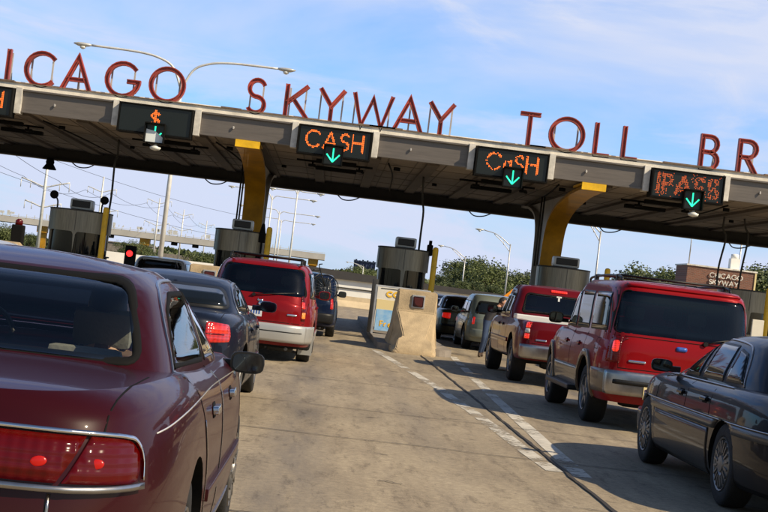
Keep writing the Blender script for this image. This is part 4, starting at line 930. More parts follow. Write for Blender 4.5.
# big channel letters
sg = thing('rooftop_sign', 'red channel letters CHICAGO SKYWAY TOLL BRIDGE standing along the canopy parapet', 'sign', (0, CF-0.05, 5.80))
def px_to_X(x, y): hor = 286+0.121*(x-384); return (x-0.121*(hor-y)-330)/35.7
LET = [('C', -120, 50), ('H', -60, 60), ('I', 10, 70), ('C', 42, 75), ('A', 78, 80), ('G', 122.5, 84), ('O', 167.5, 89), ('S', 256, 101), ('K', 297, 106), ('Y', 331, 111), ('W', 372, 116), ('A', 408.5, 121), ('Y', 441, 124),
       ('T', 530, 134), ('O', 568, 140), ('L', 604.5, 146), ('L', 633, 149), ('B', 713, 158), ('R', 752, 164), ('I', 785, 168), ('D', 815, 172), ('G', 855, 176), ('E', 892, 180)]
LETX = [(c, px_to_X(x, y)) for c, x, y in LET]; H_ = 1.03
for ch, X in LETX:
    w_ = GL[ch][0]; ws = {'I': 1}.get(ch, 0.90); hh = H_
    bm = NB(); glyph(bm, ch, (X-w_*ws*hh/2, 0, -0.03), hh, 0.120, 0.17, ws); bmesh.ops.recalc_face_normals(bm, faces=bm.faces)
    o = obj('letter', bm, 'letter red', sg); o['label'] = 'red letter ' + ch
    bm = NB(); xs = [-w_*ws*hh*0.36, w_*ws*hh*0.36] if w_ > 0.5 else ([0.05] if w_ < 0.1 else [-w_*hh*0.3, w_*hh*0.34])
    if ch == 'A': xs = [0.03]
    if ch == 'Y': xs = [-w_*ws*hh*0.46, w_*ws*hh*0.44]
    if ch == 'T': xs = [0.05]
    if ch == 'L': xs = [-w_*ws*hh*0.40]
    if ch == 'W': xs = [-w_*ws*hh*0.47, w_*ws*hh*0.44]
    for q in xs:
        bx(bm, (X+q, 0.09, 0.40), (0.045, 0.05, 0.92)); tube(bm, [(X+q, 0.10, 0.55), (X+q, 0.34, 0.0)], 0.014, 6)
    bx(bm, (X, 0.14, 0.0), (max(0.3, w_*ws*hh*0.8), 0.08, 0.06)); obj('letter_support', bm, 'grey steel', o)

# ------------------------------------------------------------------ lamp posts
def head(bm, p, d):
    """cobra head pointing along d (unit, horizontal)"""
    rot = Matrix.Rotation(math.atan2(d[1], d[0]), 3, 'Z'); secs = []
    for u, w_, h0, h1 in ((0, 0.05, -0.04, 0.04), (0.12, 0.12, -0.08, 0.07), (0.35, 0.19, -0.12, 0.09), (0.62, 0.20, -0.10, 0.08), (0.80, 0.12, -0.03, 0.04), (0.85, 0.04, 0.0, 0.02)):
        secs.append([Vector(p)+rot @ Vector((u, math.cos(a)*w_, (h1 if math.sin(a) > 0 else -h0)*math.sin(a))) for a in [2*PI*k/12 for k in range(12)]])
    loft_sections(bm, secs)
def lamp_post(x, y, h, arms, label, group=None, rr=0.10, m='pale galvanised', truss=False, dark=False):
    """arms: list of (dx, rise, style)"""
    root = thing('street_lamp', label, 'street lamp', (x, y, 0), 0, group)
    bm = NB(); tube(bm, [(0, 0, 0), (0, 0, h*0.5), (0, 0, h)], [rr, rr*0.8, rr*0.55], 12); bx(bm, (0, 0, 0.1), (0.4, 0.4, 0.2), bevel=0.03); obj('pole', bm, m, root)
    for dx, rise in arms:
        s = 1 if dx > 0 else -1; a = abs(dx); bm = NB()
        if truss:
            tube(bm, cr([(0, 0, h-0.15), (s*a*0.5, 0, h-0.15+rise*0.75), (s*a, 0, h-0.15+rise)], 6), [rr*0.45]*6+[rr*0.4]*6+[rr*0.35], 8); tube(bm, cr([(0, 0, h-0.75), (s*a*0.3, 0, h-0.15+rise*0.22), (s*a*0.62, 0, h-0.15+rise*0.78)], 5), rr*0.35, 8)
            tube(bm, [(s*a*0.25, 0, h+rise*0.12-0.3), (s*a*0.25, 0, h-0.15+rise*0.42)], rr*0.25, 6)
        else: tube(bm, cr([(0, 0, h-0.5), (s*a*0.10, 0, h+rise*0.42), (s*a*0.25, 0, h+rise*0.80), (s*a*0.5, 0, h+rise*0.97), (s*a, 0, h+rise)], 8), rr*0.42, 8)
        obj('arm', bm, m, root)
        bm = NB(); z = h+rise-(0.15 if truss else 0); head(bm, (s*a, 0, z), (s, 0)); bmesh.ops.recalc_face_normals(bm, faces=bm.faces); o = obj('lamp_head', bm, 'lamp housing', root, smooth=True)
        bm = NB(); lathe(bm, [(0.15, z-0.10), (0.13, z-0.17), (0.06, z-0.22), (0.01, z-0.23)], 14, c=(s*(a+0.4), 0, 0)); obj('lamp_glass', bm, 'lamp glass', o, smooth=True)
    return root
lamp_post(-7.95, 70, 9.9, [(-4.35, 1.05), (4.35, 1.05)], 'tall double-armed street lamp rising above the canopy between letters at left', rr=0.13)
FL = 'far double street lamps beyond the left yellow column'
lamp_post(-4.4, 155, 10.2, [(-2.2, -0.1), (2.0, -0.1)], 'nearest far double street lamp, right of the left yellow column', FL, 0.12)
lamp_post(-7.5, 168, 10.0, [(-4.2, 0.5), (4.2, 0.0)], 'far double street lamp whose left head pokes out left of the yellow column', FL, 0.12)
lamp_post(-8.2, 212, 10.2, [(-5.0, 0.2), (5.0, -0.1)], 'far double street lamp, third in the row beyond the yellow column', FL, 0.13)
lamp_post(-9.0, 245, 10.2, [(-4.6, 0.1), (4.8, -0.1)], 'farthest double street lamp in the row beyond the yellow column', FL, 0.13)
lamp_post(16.75, 143, 6.9, [(-2.7, 1.2)], 'single-armed grey street lamp above the pickup, in front of the trees', None, 0.10, 'galvanised', True)
lamp_post(17.6, 200, 6.6, [(-3.0, 1.3)], 'smaller single-armed grey street lamp between the blue-poster booth and pickup', None, 0.12, 'galvanised', True)
lamp_post(18.0, 102, 7.0, [(-2.0, 1.1)], 'grey street lamp cut by the canopy, right of the right yellow column', None, 0.10, 'galvanised', True)
lamp_post(7.0, 330, 5.2, [(-3.2, 0.7)], 'tiny distant street lamp left of the blue-poster booth', None, 0.13, 'pale galvanised', True)
lamp_post(34.0, 125, 10.0, [(-1.6, 0.8)], 'grey pole behind the white vent of the brick building', None, 0.10, 'galvanised', True)

# utility poles with crossarms on the left, and their wires
def upole(x, y, h, arms, label, rr=0.16):
    root = thing('utility_pole', label, 'utility pole', (x, y, 0), 0, 'utility poles at left')
    bm = NB(); tube(bm, [(0, 0, 0), (0, 0, h)], [rr, rr*0.6], 10); obj('pole', bm, 'pale galvanised', root)
    for z, a in arms:
        bm = NB(); tube(bm, cr([(-a, 0, z+a*0.16), (-a*0.5, 0, z+a*0.02), (0, 0, z-a*0.12), (a*0.5, 0, z+a*0.02), (a, 0, z+a*0.16)], 4), rr*0.40, 6)
        for s in (-1, -0.6, 0.6, 1): tube(bm, [(s*a, 0, z+a*0.12), (s*a, 0, z-0.55)], 0.04, 6)
        obj('crossarm', bm, 'pale galvanised', root)
    return root
upole(-29.2, 150, 12.5, [(7.5, 2.4), (5.4, 1.8)], 'nearest white utility pole, left of the floodlit booth', 0.19)
upole(-31.4, 200, 11.4, [(9.6, 1.9), (6.8, 2.4)], 'utility pole with two crossarms right of the floodlit booth', 0.17)
upole(-30.8, 260, 11.9, [(11.2, 2.1), (7.4, 2.2)], 'slim utility pole over the yellow column of the far gantry', 0.17)
upole(-30.5, 300, 11.8, [(10.8, 1.9), (7.8, 2.0)], 'slim utility pole just right of the tall double lamp', 0.17)
upole(-30.0, 350, 11.6, [(10.6, 1.8)], 'farthest slim utility pole, left of the booth by the yellow column', 0.17)
PW = 'power lines between the utility poles'
def wire(a, b, sag, label, r_=0.03):
    bm = NB(); A, B = Vector(a), Vector(b); tube(bm, [A.lerp(B, i/20)-Vector((0, 0, sag*4*(i/20)*(1-i/20))) for i in range(21)], r_, 5); o = obj('power_line', bm, 'dark steel'); tag(o, label, 'power line', PW)
poles = [(-29.2, 150), (-31.4, 200), (-30.8, 260), (-30.5, 300), (-30.0, 350)]
wl = 'thin dark power line crossing the sky at left under the canopy'
for s in (-2.2, 1.2):
    wire((-24+s, 75, 10.5), (-29.2+s, 150, 8.0), 0.8, wl, 0.02); 
    for (x0, y0), (x1, y1), z0, z1 in zip(poles, poles[1:], (8.0, 9.4, 10.8, 10.5), (9.4, 10.8, 10.5, 10.3)): wire((x0+s, y0, z0), (x1+s, y1, z1), 1.1, wl, 0.024)
    wire((-55, 120, 17+s), (-14, 260, 9+s*1.2), 2.5, wl, 0.024)

# ------------------------------------------------------------------ far gantry (other toll plaza)
fg = thing('distant_canopy', 'distant pale toll canopy on yellow columns stretching across the left background', 'toll canopy', (0, 290, 0))
bm = NB(); bx(bm, (-46.5, 0, 5.55), (90, 12, 1.15)); obj('deck', bm, 'pale concrete', fg)
bm = NB(); bx(bm, (-46.5, -6.0, 6.30), (90, 0.15, 0.08)); x = -91
while x < -8: bx(bm, (x, -6.0, 6.4), (0.12, 0.1, 0.7)); x += 1.5
random.seed(8)
for k in range(46): x = random.uniform(-90, -20); bx(bm, (x, -5.9, 6.75), (random.choice((0.15, 0.5, 0.8)), 0.2, random.uniform(0.3, 1.1)))
obj('rail_and_letters', bm, 'pale galvanised', fg)
for x in (-74, -55, -35.6, -19, -3.6):
    bm = NB(); bx(bm, (x, -4.6, 4.4), (1.9, 1.5, 1.3)); bx(bm, (x, -4.0, 2.2), (1.5, 1.2, 4.4)); obj('column', bm, 'yellow steel', fg)
for x in (-66, -42, -30, -26): bm = NB(); bx(bm, (x, -5.5, 4.7), (1.2, 0.5, 0.8), bevel=0.1); obj('hanging_signal', bm, 'matt black', fg)

# white perimeter wall and barrier behind the plaza
bm = NB(); prism(bm, [(87.6, 0), (88.4, 0), (88.25, 0.22), (88.12, 0.36), (88.1, 0.62), (87.9, 0.62), (87.88, 0.36), (87.75, 0.22)], -16, 14.2, 'YZ'); o = obj('median_barrier', bm, 'tan wall', recalc=True); tag(o, 'long low tan concrete barrier at the foot of the white wall', 'barrier')
pw = thing('perimeter_wall', 'long white wall with dark sloping roof band, closing the centre lane in the distance', 'wall', (0, 89.5, 0))
bm = NB(); bx(bm, (-1.0, 0, 0.78), (30, 0.4, 1.56)); obj('wall', bm, 'wall white', pw)
bm = NB(); prism(bm, [(-1.9, 1.56), (14, 1.56), (14, 1.74), (4, 1.95), (-1.5, 2.12)], -0.4, 0.6, 'XZ'); bmesh.ops.recalc_face_normals(bm, faces=bm.faces); obj('roof_band', bm, 'dark roofing', pw)
bm = NB(); bx(bm, (2.0, -0.24, 1.07), (20, 0.06, 0.07)); obj('rail', bm, 'dark steel', pw)

# lift bridge towers, far away
lb = thing('lift_bridge', 'distant dark blue lift bridge tower rising over trees left of the booth', 'bridge', (17.3, 800, 0))
bm = NB(); bx(bm, (0, 0, 9.2), (11.0, 5, 7.6)); obj('truss_block', bm, 'blue grey steel', lb)
bm = NB()
for x in (-5.4, -2.7, 0, 2.7, 5.4): bx(bm, (x, -2.7, 6.8), (0.7, 0.5, 13.4)); 
for z in (5.5, 9, 12.6, 13.2): bx(bm, (0, -2.8, z), (12.0, 0.4, 0.35))
for x in (-4.1, -1.4, 1.4, 4.1): tube(bm, [(x-1.3, -2.9, 5.6), (x+1.3, -2.9, 12.5)], 0.2, 5); tube(bm, [(x+1.3, -2.9, 5.6), (x-1.3, -2.9, 12.5)], 0.2, 5)
for x in (-4.6, -1, 1.5, 4.6): bx(bm, (x, 0, 13.6), (0.9, 0.8, 0.8))
obj('truss_frame', bm, 'blue paint', lb)

# brick toll office
br_ = mat('brick wall', (0.20, 0.075, 0.045), 0.85); t = br_.node_tree; b = t.nodes['Principled BSDF']; co = t.nodes.new('ShaderNodeTexCoord'); ma = t.nodes.new('ShaderNodeMapping'); ma.inputs['Rotation'].default_value = (R(90), 0, 0); bk = t.nodes.new('ShaderNodeTexBrick')
bk.inputs['Scale'].default_value = 1.0; bk.inputs['Brick Width'].default_value = 0.30; bk.inputs['Row Height'].default_value = 0.10; bk.inputs['Mortar Size'].default_value = 0.012; bk.inputs['Color1'].default_value = (0.23, 0.08, 0.045, 1); bk.inputs['Color2'].default_value = (0.15, 0.055, 0.035, 1); bk.inputs['Mortar'].default_value = (0.22, 0.18, 0.15, 1)
t.links.new(co.outputs['Object'], ma.inputs[0]); t.links.new(ma.outputs[0], bk.inputs['Vector']); t.links.new(bk.outputs['Color'], b.inputs['Base Color'])
to = thing('toll_office', 'red brick toll office with pale metal letters CHICAGO, beyond the red SUV at right', 'building', (31.3, 120, 0))
bm = NB(); bx(bm, (0, 2, 3.05), (5.6, 4, 6.1)); obj('wall', bm, 'brick wall', to)
bm = NB(); bx(bm, (0, 2, 6.16), (5.8, 4.2, 0.12)); obj('roof_coping', bm, 'fascia trim', to)
bm = NB(); word(bm, 'CHICAGO', (-0.95, -0.08, 5.33), 0.42, 0.07, 0.05, 0.20); word(bm, 'SKYWAY', (-0.95, -0.08, 4.78), 0.42, 0.07, 0.05, 0.20); obj('lettering', bm, 'fascia trim', to, recalc=True)
bm = NB(); bx(bm, (1.55, -0.04, 4.15), (2.0, 0.12, 0.95)); w1 = obj('window', bm, 'grey steel', to)
bm = NB(); bx(bm, (1.55, -0.11, 4.15), (1.7, 0.03, 0.68)); obj('pane', bm, 'dark glass', w1)
bm = NB(); bx(bm, (2.78, -0.03, 3.9), (0.14, 0.08, 4.4)); obj('corner_pipe', bm, 'sign cream', to)
bm = NB(); bx(bm, (1.25, 1.2, 6.65), (0.75, 0.75, 0.9)); lathe(bm, [(0.32, 7.1), (0.32, 7.45), (0.05, 7.5)], 16, c=(1.25, 1.2, 0)); obj('roof_vent', bm, 'wall white', to)
bm = NB(); tube(bm, [(-2.6, 0.6, 6.1), (-2.6, 0.6, 9.4)], 0.05); lathe(bm, [(0.16, 8.6), (0.2, 8.8), (0.05, 9.0)], 10, c=(-2.6, 0.6, 0)); obj('antenna', bm, 'galvanised', to)
# warning sign beyond the right lane
ws = thing('warning_sign', 'small orange diamond warning sign above the silver wagon', 'sign', (8.3, 68, 0))
bm = NB(); tube(bm, [(0, 0, 0), (0, 0, 1.9)], 0.04); obj('post', bm, 'galvanised', ws)
bm = NB(); prism(bm, [(0, 1.12), (0.46, 1.58), (0, 2.04), (-0.46, 1.58)], -0.06, -0.03); bmesh.ops.recalc_face_normals(bm, faces=bm.faces); o = obj('panel', bm, 'orange sign', ws)
bm = NB(); tube(bm, [(0.08, -0.07, 1.36), (0.08, -0.07, 1.6), (-0.12, -0.07, 1.75)], 0.04, 6); obj('arrow', bm, 'matt black', o)

# ------------------------------------------------------------------ trees
def tree_mesh(seed, H, Wd, n_cl, leaves, ls, low=0.12):
    rng = random.Random(seed); tb = NB(); 
    tube(tb, cr([(0, 0, 0), (0.1, 0, H*0.25), (-0.1, 0.1, H*0.6)], 4), [0.30, 0.28, 0.26, 0.24, 0.2, 0.18, 0.15, 0.12, 0.1], 8)
    cl = []
    for i in range(n_cl):
        z = H*rng.uniform(low, 0.9); env = math.sin(PI*min(1, max(0.12, (z/H*0.85+0.12))))**0.6; a = rng.uniform(0, 2*PI); r_ = Wd/2*env*math.sqrt(rng.random())*0.85
        c = Vector((r_*math.cos(a), r_*math.sin(a), z)); cl.append((c, Wd*rng.uniform(0.10, 0.20)))
        if i % 2 == 0: tube(tb, cr([(0, 0, z*0.55), (c.x*0.5, c.y*0.5, z*0.82), tuple(c)], 3), [0.10, 0.09, 0.08, 0.06, 0.05, 0.04, 0.03], 5)
    lb_ = NB()
    for i in range(leaves):
        c, r_ = rng.choice(cl); d = Vector((rng.gauss(0, 1), rng.gauss(0, 1), rng.gauss(0, 0.75))); d = d.normalized()*r_*rng.uniform(0.5, 1.12)
        p = c+d; n = (d.normalized()+Vector((rng.gauss(0, 0.6), rng.gauss(0, 0.6), rng.gauss(0, 0.6)))).normalized(); u, v = frame_of(n); s = ls*rng.uniform(0.6, 1.3)
        q = [p+u*s, p+v*s*0.7+u*0.2*s, p-u*s, p-v*s*0.7]
        lb_.faces.new([lb_.verts.new(x) for x in q])
    return tb, lb_
TM = []
for i, (H, Wd, nc, lv, ls) in enumerate(((8.5, 9, 46, 9500, 0.15), (7.4, 10, 50, 9500, 0.15), (9.5, 8, 44, 9500, 0.15), (6.2, 8.5, 40, 8000, 0.14))):
    tb, lb_ = tree_mesh(20+i, H, Wd, nc, lv, ls, 0.05); mt = bpy.data.meshes.new('trunk'); tb.to_mesh(mt); tb.free(); mt.materials.append(M['bark']); ml = bpy.data.meshes.new('crown'); lb_.to_mesh(ml); lb_.free(); ml.materials.append(M['leaves' if i % 2 == 0 else 'pale leaves']); TM.append((mt, ml, H))
def tree(k, x, y, s, rz, label, group='trees along the horizon'):
    mt, ml, H = TM[k]; root = thing('tree', label, 'tree', (x, y, 0), rz, group); root.scale = (s, s, s)
    link(bpy.data.objects.new('trunk', mt), root); link(bpy.data.objects.new('crown', ml), root)
rng = random.Random(12)
# right belt: visible heights (px, top height in m at that distance)
TR = [(431, 3.2), (441, 4.6), (452, 5.8), (461, 6.9), (470, 7.6), (480, 7.8), (490, 7.2), (500, 5.6), (511, 6.2), (522, 6.6), (532, 6.6), (542, 6.2), (553, 5.6), (566, 5.4), (580, 5.6), (596, 6.0), (612, 6.6), (628, 7.6), (641, 8.8), (652, 9.8), (663, 9.4), (676, 9.2), (690, 10.0), (703, 9.8), (716, 9.0), (730, 8.6), (744, 9.0), (757, 11.8), (768, 12.2), (781, 12.2), (796, 12)]
for i, (px, top) in enumerate(TR):
    k = rng.randrange(4); Y = 235+rng.uniform(-22, 28); X = (px-330)/1500*Y; s = top/(TM[k][2]*0.97)*(Y/245)
    tree(k, X, Y, s, rng.uniform(0, 6.28), 'leafy green tree in the belt behind the street lamps at right', 'belt of trees behind the right lanes')
for i, (px, top) in enumerate([(436, 4), (449, 4.5), (462, 5), (476, 5), (491, 5), (507, 4.5), (524, 4.5), (541, 4), (640, 4.5), (660, 5), (755, 6), (770, 6.5), (786, 7)]):
    k = rng.randrange(4); Y = 200+rng.uniform(-8, 8); tree(k, (px-330)/1500*Y, Y, top*0.72/TM[k][2], rng.uniform(0, 6.28), 'lower leafy tree at the front edge of the right tree belt', 'front row of the right tree belt')
for px, Y, top in ((356, 420, 6.4), (368, 430, 6.0), (346, 425, 4.8), (380, 430, 4.6)): k = 1; tree(k, (px-330)/1500*Y, Y, top/TM[k][2], rng.uniform(0, 6.28), 'round green tree in front of the distant lift bridge', 'trees below the lift bridge')
for px, Y, top in ((-20, 180, 3.4), (-2, 182, 3.5), (14, 185, 3.2), (30, 190, 2.8), (58, 190, 2.6), (122, 240, 3.6), (135, 240, 4.0), (148, 243, 3.2)): k = rng.randrange(4); tree(k, (px-330)/1500*Y, Y, top/TM[k][2], rng.uniform(0, 6.28), 'low green tree under the distant canopy at left', 'low trees under the distant canopy')
for px, top in ((196, 3.3), (205, 3.4), (214, 3.2), (223, 3.3), (232, 3.2)): k = rng.randrange(4); Y = 130; tree(k, (px-330)/1500*Y, Y, top/TM[k][2]*0.75, rng.uniform(0, 6.28), 'dark green shrub tree left of the booth by the left yellow column', 'shrubs beside the left booth')
# far green ground cover belt closing the horizon
bm = NB()
for side in (1,):
    rg = random.Random(4)
    for i in range(16000):
        x = rg.uniform(-150, 200); y = 450+rg.uniform(-20, 20); z = rg.uniform(0, 1)**1.3*(4.2+1.2*noise.noise(Vector((x*0.03, 0, 0)))*2)
        n = Vector((rg.gauss(0, 1), -1, rg.gauss(0, 0.6))).normalized(); u, v = frame_of(n); s = rg.uniform(0.5, 1.0); p = Vector((x, y, z)); bm.faces.new([bm.verts.new(q) for q in (p+u*s, p+v*s, p-u*s, p-v*s)])
tag(obj('far_wood', bm, 'leaves'), kind='stuff', label='low far-off green wood along the horizon')
bm = NB(); bx(bm, (-56, 0, 1.9), (10, 8, 3.8)); bx(bm, (-45, 2, 1.4), (9, 8, 2.8)); bx(bm, (-56, 0, 3.9), (10.4, 8.4, 0.2)); o = obj('low_building', bm, 'island concrete'); o.location = (12, 330, 0); tag(o, 'low grey building in the distance behind the red traffic signal', 'building')

# ------------------------------------------------------------------ people
def skin_person(name, J, E, rad, label, cat_mat, root_i=0, top=True, hairc=None, head_c=None, head_r=0.105, face=(0, -1, 0), matfn=None, parent=None):
    me = bpy.data.meshes.new(name); me.from_pydata([Vector(j) for j in J], E, []); o = bpy.data.objects.new(name, me); COL.objects.link(o)
    md = o.modifiers.new('s', 'SKIN'); sk = me.skin_vertices[0].data
    for i, r_ in enumerate(rad): sk[i].radius = (r_, r_) if not isinstance(r_, tuple) else r_
    sk[root_i].use_root = True; o.modifiers.new('u', 'SUBSURF').levels = 2; o.modifiers['u'].render_levels = 2
    bpy.context.view_layer.update(); dg = bpy.context.evaluated_depsgraph_get(); m2 = bpy.data.meshes.new_from_object(o.evaluated_get(dg)); o.modifiers.clear(); o.data = m2; bpy.data.meshes.remove(me)
    m2.materials.clear()
    for mm in cat_mat: m2.materials.append(M[mm])
    # head with face modelled as a shaped lump joined to the body mesh
    bm = NB(); bm.from_mesh(m2)
    if head_c:
        f = Vector(face).normalized(); sd_ = f.cross(Vector((0, 0, 1))).normalized(); up = sd_.cross(f).normalized(); hb = NB(); bmesh.ops.create_uvsphere(hb, u_segments=28, v_segments=20, radius=1.0)
        for v in hb.verts:
            c = v.co.copy(); a, b_, z = c.x, c.y, c.z      # a side, b front, z up
            w_ = head_r*0.74*(1-0.16*max(0, -z)); dp = head_r*0.92; ht = head_r*1.18
            k = 0.0
            if b_ > 0.5 and abs(a) < 0.16 and -0.35 < z < 0.12: k += 0.16*(0.12-z)/0.47*(1-abs(a)/0.16)     # nose
            if b_ > 0.4 and 0.0 < z < 0.25 and 0.15 < abs(a) < 0.5: k -= 0.06                                    # eye sockets
            if b_ > 0.5 and abs(z+0.5) < 0.08 and abs(a) < 0.28: k += 0.05                                       # mouth
            if z < -0.6 and b_ > 0: k += 0.06
            v.co = Vector(head_c)+sd_*(a*w_)+f*((b_+k)*dp)+up*(z*ht)
            if abs(a) > 0.93 and abs(z) < 0.25: v.co += sd_*math.copysign(0.014, a)
        for fc in hb.faces: fc.smooth = True; fc.material_index = 0
        t_ = bpy.data.meshes.new('h'); hb.to_mesh(t_); hb.free(); n0 = len(bm.faces); bm.from_mesh(t_); bm.faces.ensure_lookup_table()
        hs = set(range(n0, len(bm.faces)))
    else: hs = set()
    for i, fc in enumerate(bm.faces):
        fc.smooth = True
        if i in hs: fc.material_index = 0
        else: fc.material_index = matfn(fc.calc_center_median())
    bm.to_mesh(m2); bm.free()
    if head_c:
        hb = NB(); bmesh.ops.create_uvsphere(hb, u_segments=24, v_segments=16, radius=1.0)
        bmesh.ops.delete(hb, geom=[v for v in hb.verts if (v.co.y > 0.45 and v.co.z < 0.55) or v.co.z < -0.55], context='VERTS')
        for v in hb.verts:
            c = v.co; n_ = 1+0.05*noise.noise(Vector((c.x*5, c.y*5, c.z*5+len(J)))); v.co = Vector(head_c)+(sd_*(c.x*head_r*0.83)+f*(c.y*head_r*1.0-0.008)+up*(c.z*head_r*1.26+0.006))*n_
        obj('hair', hb, 'hair', o, smooth=True)
    return o
def hand(J, E, rad, wi, d, palm_n, s=1.0):
    """five curled fingers rooted in the palm; wi wrist index, d direction of hand"""
    w_ = Vector(J[wi]); d = Vector(d).normalized(); pn = Vector(palm_n).normalized(); sd_ = d.cross(pn).normalized()
    J.append(w_+d*0.045*s); rad.append((0.032*s, 0.02*s)); pi_ = len(J)-1; E.append((wi, pi_)); J.append(w_+d*0.085*s); rad.append((0.036*s, 0.018*s)); k_ = len(J)-1; E.append((pi_, k_))
    for i, (o, l) in enumerate(((-0.033, 0.066), (-0.011, 0.078), (0.011, 0.074), (0.033, 0.058))):
        b_ = Vector(J[k_])+sd_*o*s; e1 = b_+(d*0.55+pn*0.2).normalized()*l*0.5*s; e2 = e1+(d*0.5+pn*0.65).normalized()*l*0.5*s
        for q, r_ in ((b_, 0.0095), (e1, 0.009), (e2, 0.0075)): J.append(q); rad.append(r_*s)
        n = len(J); E += [(k_, n-3), (n-3, n-2), (n-2, n-1)]
    t1 = Vector(J[pi_])-sd_*0.045*s+d*0.01; t2 = t1-sd_*0.018*s+d*0.035*s+pn*0.015
    for q, r_ in ((t1, 0.011), (t2, 0.009)): J.append(q); rad.append(r_*s)
    n = len(J); E += [(pi_, n-2), (n-2, n-1)]
# person standing in the right lane between pickup and silver wagon, leaning towards the pickup
J = [(0, 0, 0.92), (0.07, 0.06, 1.05), (0.17, 0.16, 1.19), (0.26, 0.24, 1.29), (0.30, 0.27, 1.34),       # pelvis, waist, chest, neck, skull base
     (-0.02, -0.10, 0.88), (-0.06, -0.22, 0.50), (-0.12, -0.12, 0.09), (-0.13, -0.26, 0.04),   # left leg (towards camera)
     (-0.02, 0.10, 0.88), (0.03, 0.20, 0.50), (-0.02, 0.34, 0.09), (-0.02, 0.22, 0.04),
     (0.24, -0.02, 1.20), (0.40, -0.10, 1.00), (0.54, -0.02, 1.12),                 # arm reaching right, elbow, wrist
     (0.14, 0.34, 1.20), (0.30, 0.44, 1.00), (0.48, 0.38, 1.10)]
E = [(0, 1), (1, 2), (2, 3), (3, 4), (0, 5), (5, 6), (6, 7), (7, 8), (0, 9), (9, 10), (10, 11), (11, 12), (2, 13), (13, 14), (14, 15), (2, 16), (16, 17), (17, 18)]
rad = [(0.16, 0.13), (0.145, 0.11), (0.17, 0.12), 0.06, 0.055, 0.095, 0.062, 0.042, 0.045, 0.095, 0.062, 0.042, 0.045, 0.062, 0.042, 0.026, 0.062, 0.042, 0.026]
hand(J, E, rad, 15, (0.8, 0.1, 0.15), (0, 0.3, -1)); hand(J, E, rad, 18, (0.8, -0.1, 0.1), (0, -0.3, -1))
pf = lambda c: (2 if c.z < 0.13 else 1 if c.z < 0.95 else (0 if (c.x > 0.46 or c.z > 1.30) else 3))
p = skin_person('person', J, E, rad, '', ['skin', 'jeans', 'brown shoe', 'dark shirt'], head_c=(0.36, 0.30, 1.42), head_r=0.105, face=(1, -0.1, -0.25), matfn=pf)
p.location = (3.98, 36.9, -0.10+0.10); tag(p, 'person in blue jeans and dark top leaning forward beside the pickup', 'person')
# people in the maroon sedan
def sitter(x, y, z, label, shirt, turn=0.0, armup=True):
    J = [(0, 0, 0.0), (0, -0.03, 0.16), (0, -0.06, 0.36), (0, -0.05, 0.50), (0, -0.03, 0.57), (-0.10, 0.05, 0.0), (-0.13, 0.44, 0.06), (-0.13, 0.60, -0.25), (0.10, 0.05, 0.0), (0.13, 0.44, 0.06), (0.13, 0.60, -0.25),
         (-0.19, -0.05, 0.42), (-0.26, 0.08, 0.20), (-0.20, 0.34, 0.22), (0.19, -0.05, 0.42), (0.26, 0.08, 0.20), (0.20, 0.34, 0.22)]
    E = [(0, 1), (1, 2), (2, 3), (3, 4), (0, 5), (5, 6), (6, 7), (0, 8), (8, 9), (9, 10), (2, 11), (11, 12), (12, 13), (2, 14), (14, 15), (15, 16)]
    rad = [(0.16, 0.12), (0.15, 0.11), (0.18, 0.11), 0.06, 0.055, 0.09, 0.065, 0.05, 0.09, 0.065, 0.05, 0.065, 0.045, 0.03, 0.065, 0.045, 0.03]
    hand(J, E, rad, 13, (0.2, 1, 0), (0, 0, -1)); hand(J, E, rad, 16, (-0.2, 1, 0), (0, 0, -1))
    o = skin_person('person', J, E, rad, '', ['skin', 'jeans', 'dark shirt', shirt], head_c=(0, -0.01, 0.67), head_r=0.105, face=(turn, 1, 0), matfn=lambda c: 0 if (c.z > 0.49 or (c.y > 0.30 and c.z > 0.14 and abs(c.x) > 0.14)) else (1 if c.z < 0.08 else 3))
    o.location = (x, y, z); tag(o, label, 'person'); return o
sitter(-1.36-0.38, 4.5+2.36, 0.56, 'driver seen from behind through the rear window of the maroon sedan, left seat', 'red shirt', 0.2)
sitter(-1.36+0.40, 4.5+2.22, 0.56, 'dark-haired passenger seen from behind in the right seat of the maroon sedan', 'interior brown')
# ------------------------------------------------------------------ vehicles
def plate(root, y, z, x=0.0, m='plate white'):
    bm = NB(); bx(bm, (x, y, z), (0.31, 0.012, 0.155), bevel=0.004); o = obj('licence_plate', bm, m, root)
    b2 = NB(); 
    for i in range(6): bx(b2, (x-0.11+0.044*i, y-0.0075, z-0.01), (0.022, 0.003, 0.06))
    obj('plate_characters', b2, 'plate blue', o)
def handles(root, sf, ys, z, m, w=0.17):
    for y in ys:
        for a in 'RL':
            o = obj('door_handle', panel_bm(sf, rnd_poly([(y-w/2, z-0.017), (y+w/2, z-0.017), (y+w/2, z+0.017), (y-w/2, z+0.017)], 0.016), a, 0.026, 0.022, 0.05), m, root)
            obj('handle_recess', panel_bm(sf, rnd_poly([(y-w*0.4, z-0.035), (y+w*0.4, z-0.035), (y+w*0.4, z+0.03), (y-w*0.4, z+0.03)], 0.025), a, 0.0025, 0.008, 0.05), 'matt black', o)
def badge(root, sf, x, z, w, h, m='chrome'):
    obj('badge', panel_bm(sf, rnd_poly([(x-w/2, z-h/2), (x+w/2, z-h/2), (x+w/2, z+h/2), (x-w/2, z+h/2)], h*0.45), 'B', 0.012, 0.015, 0.05), m, root)
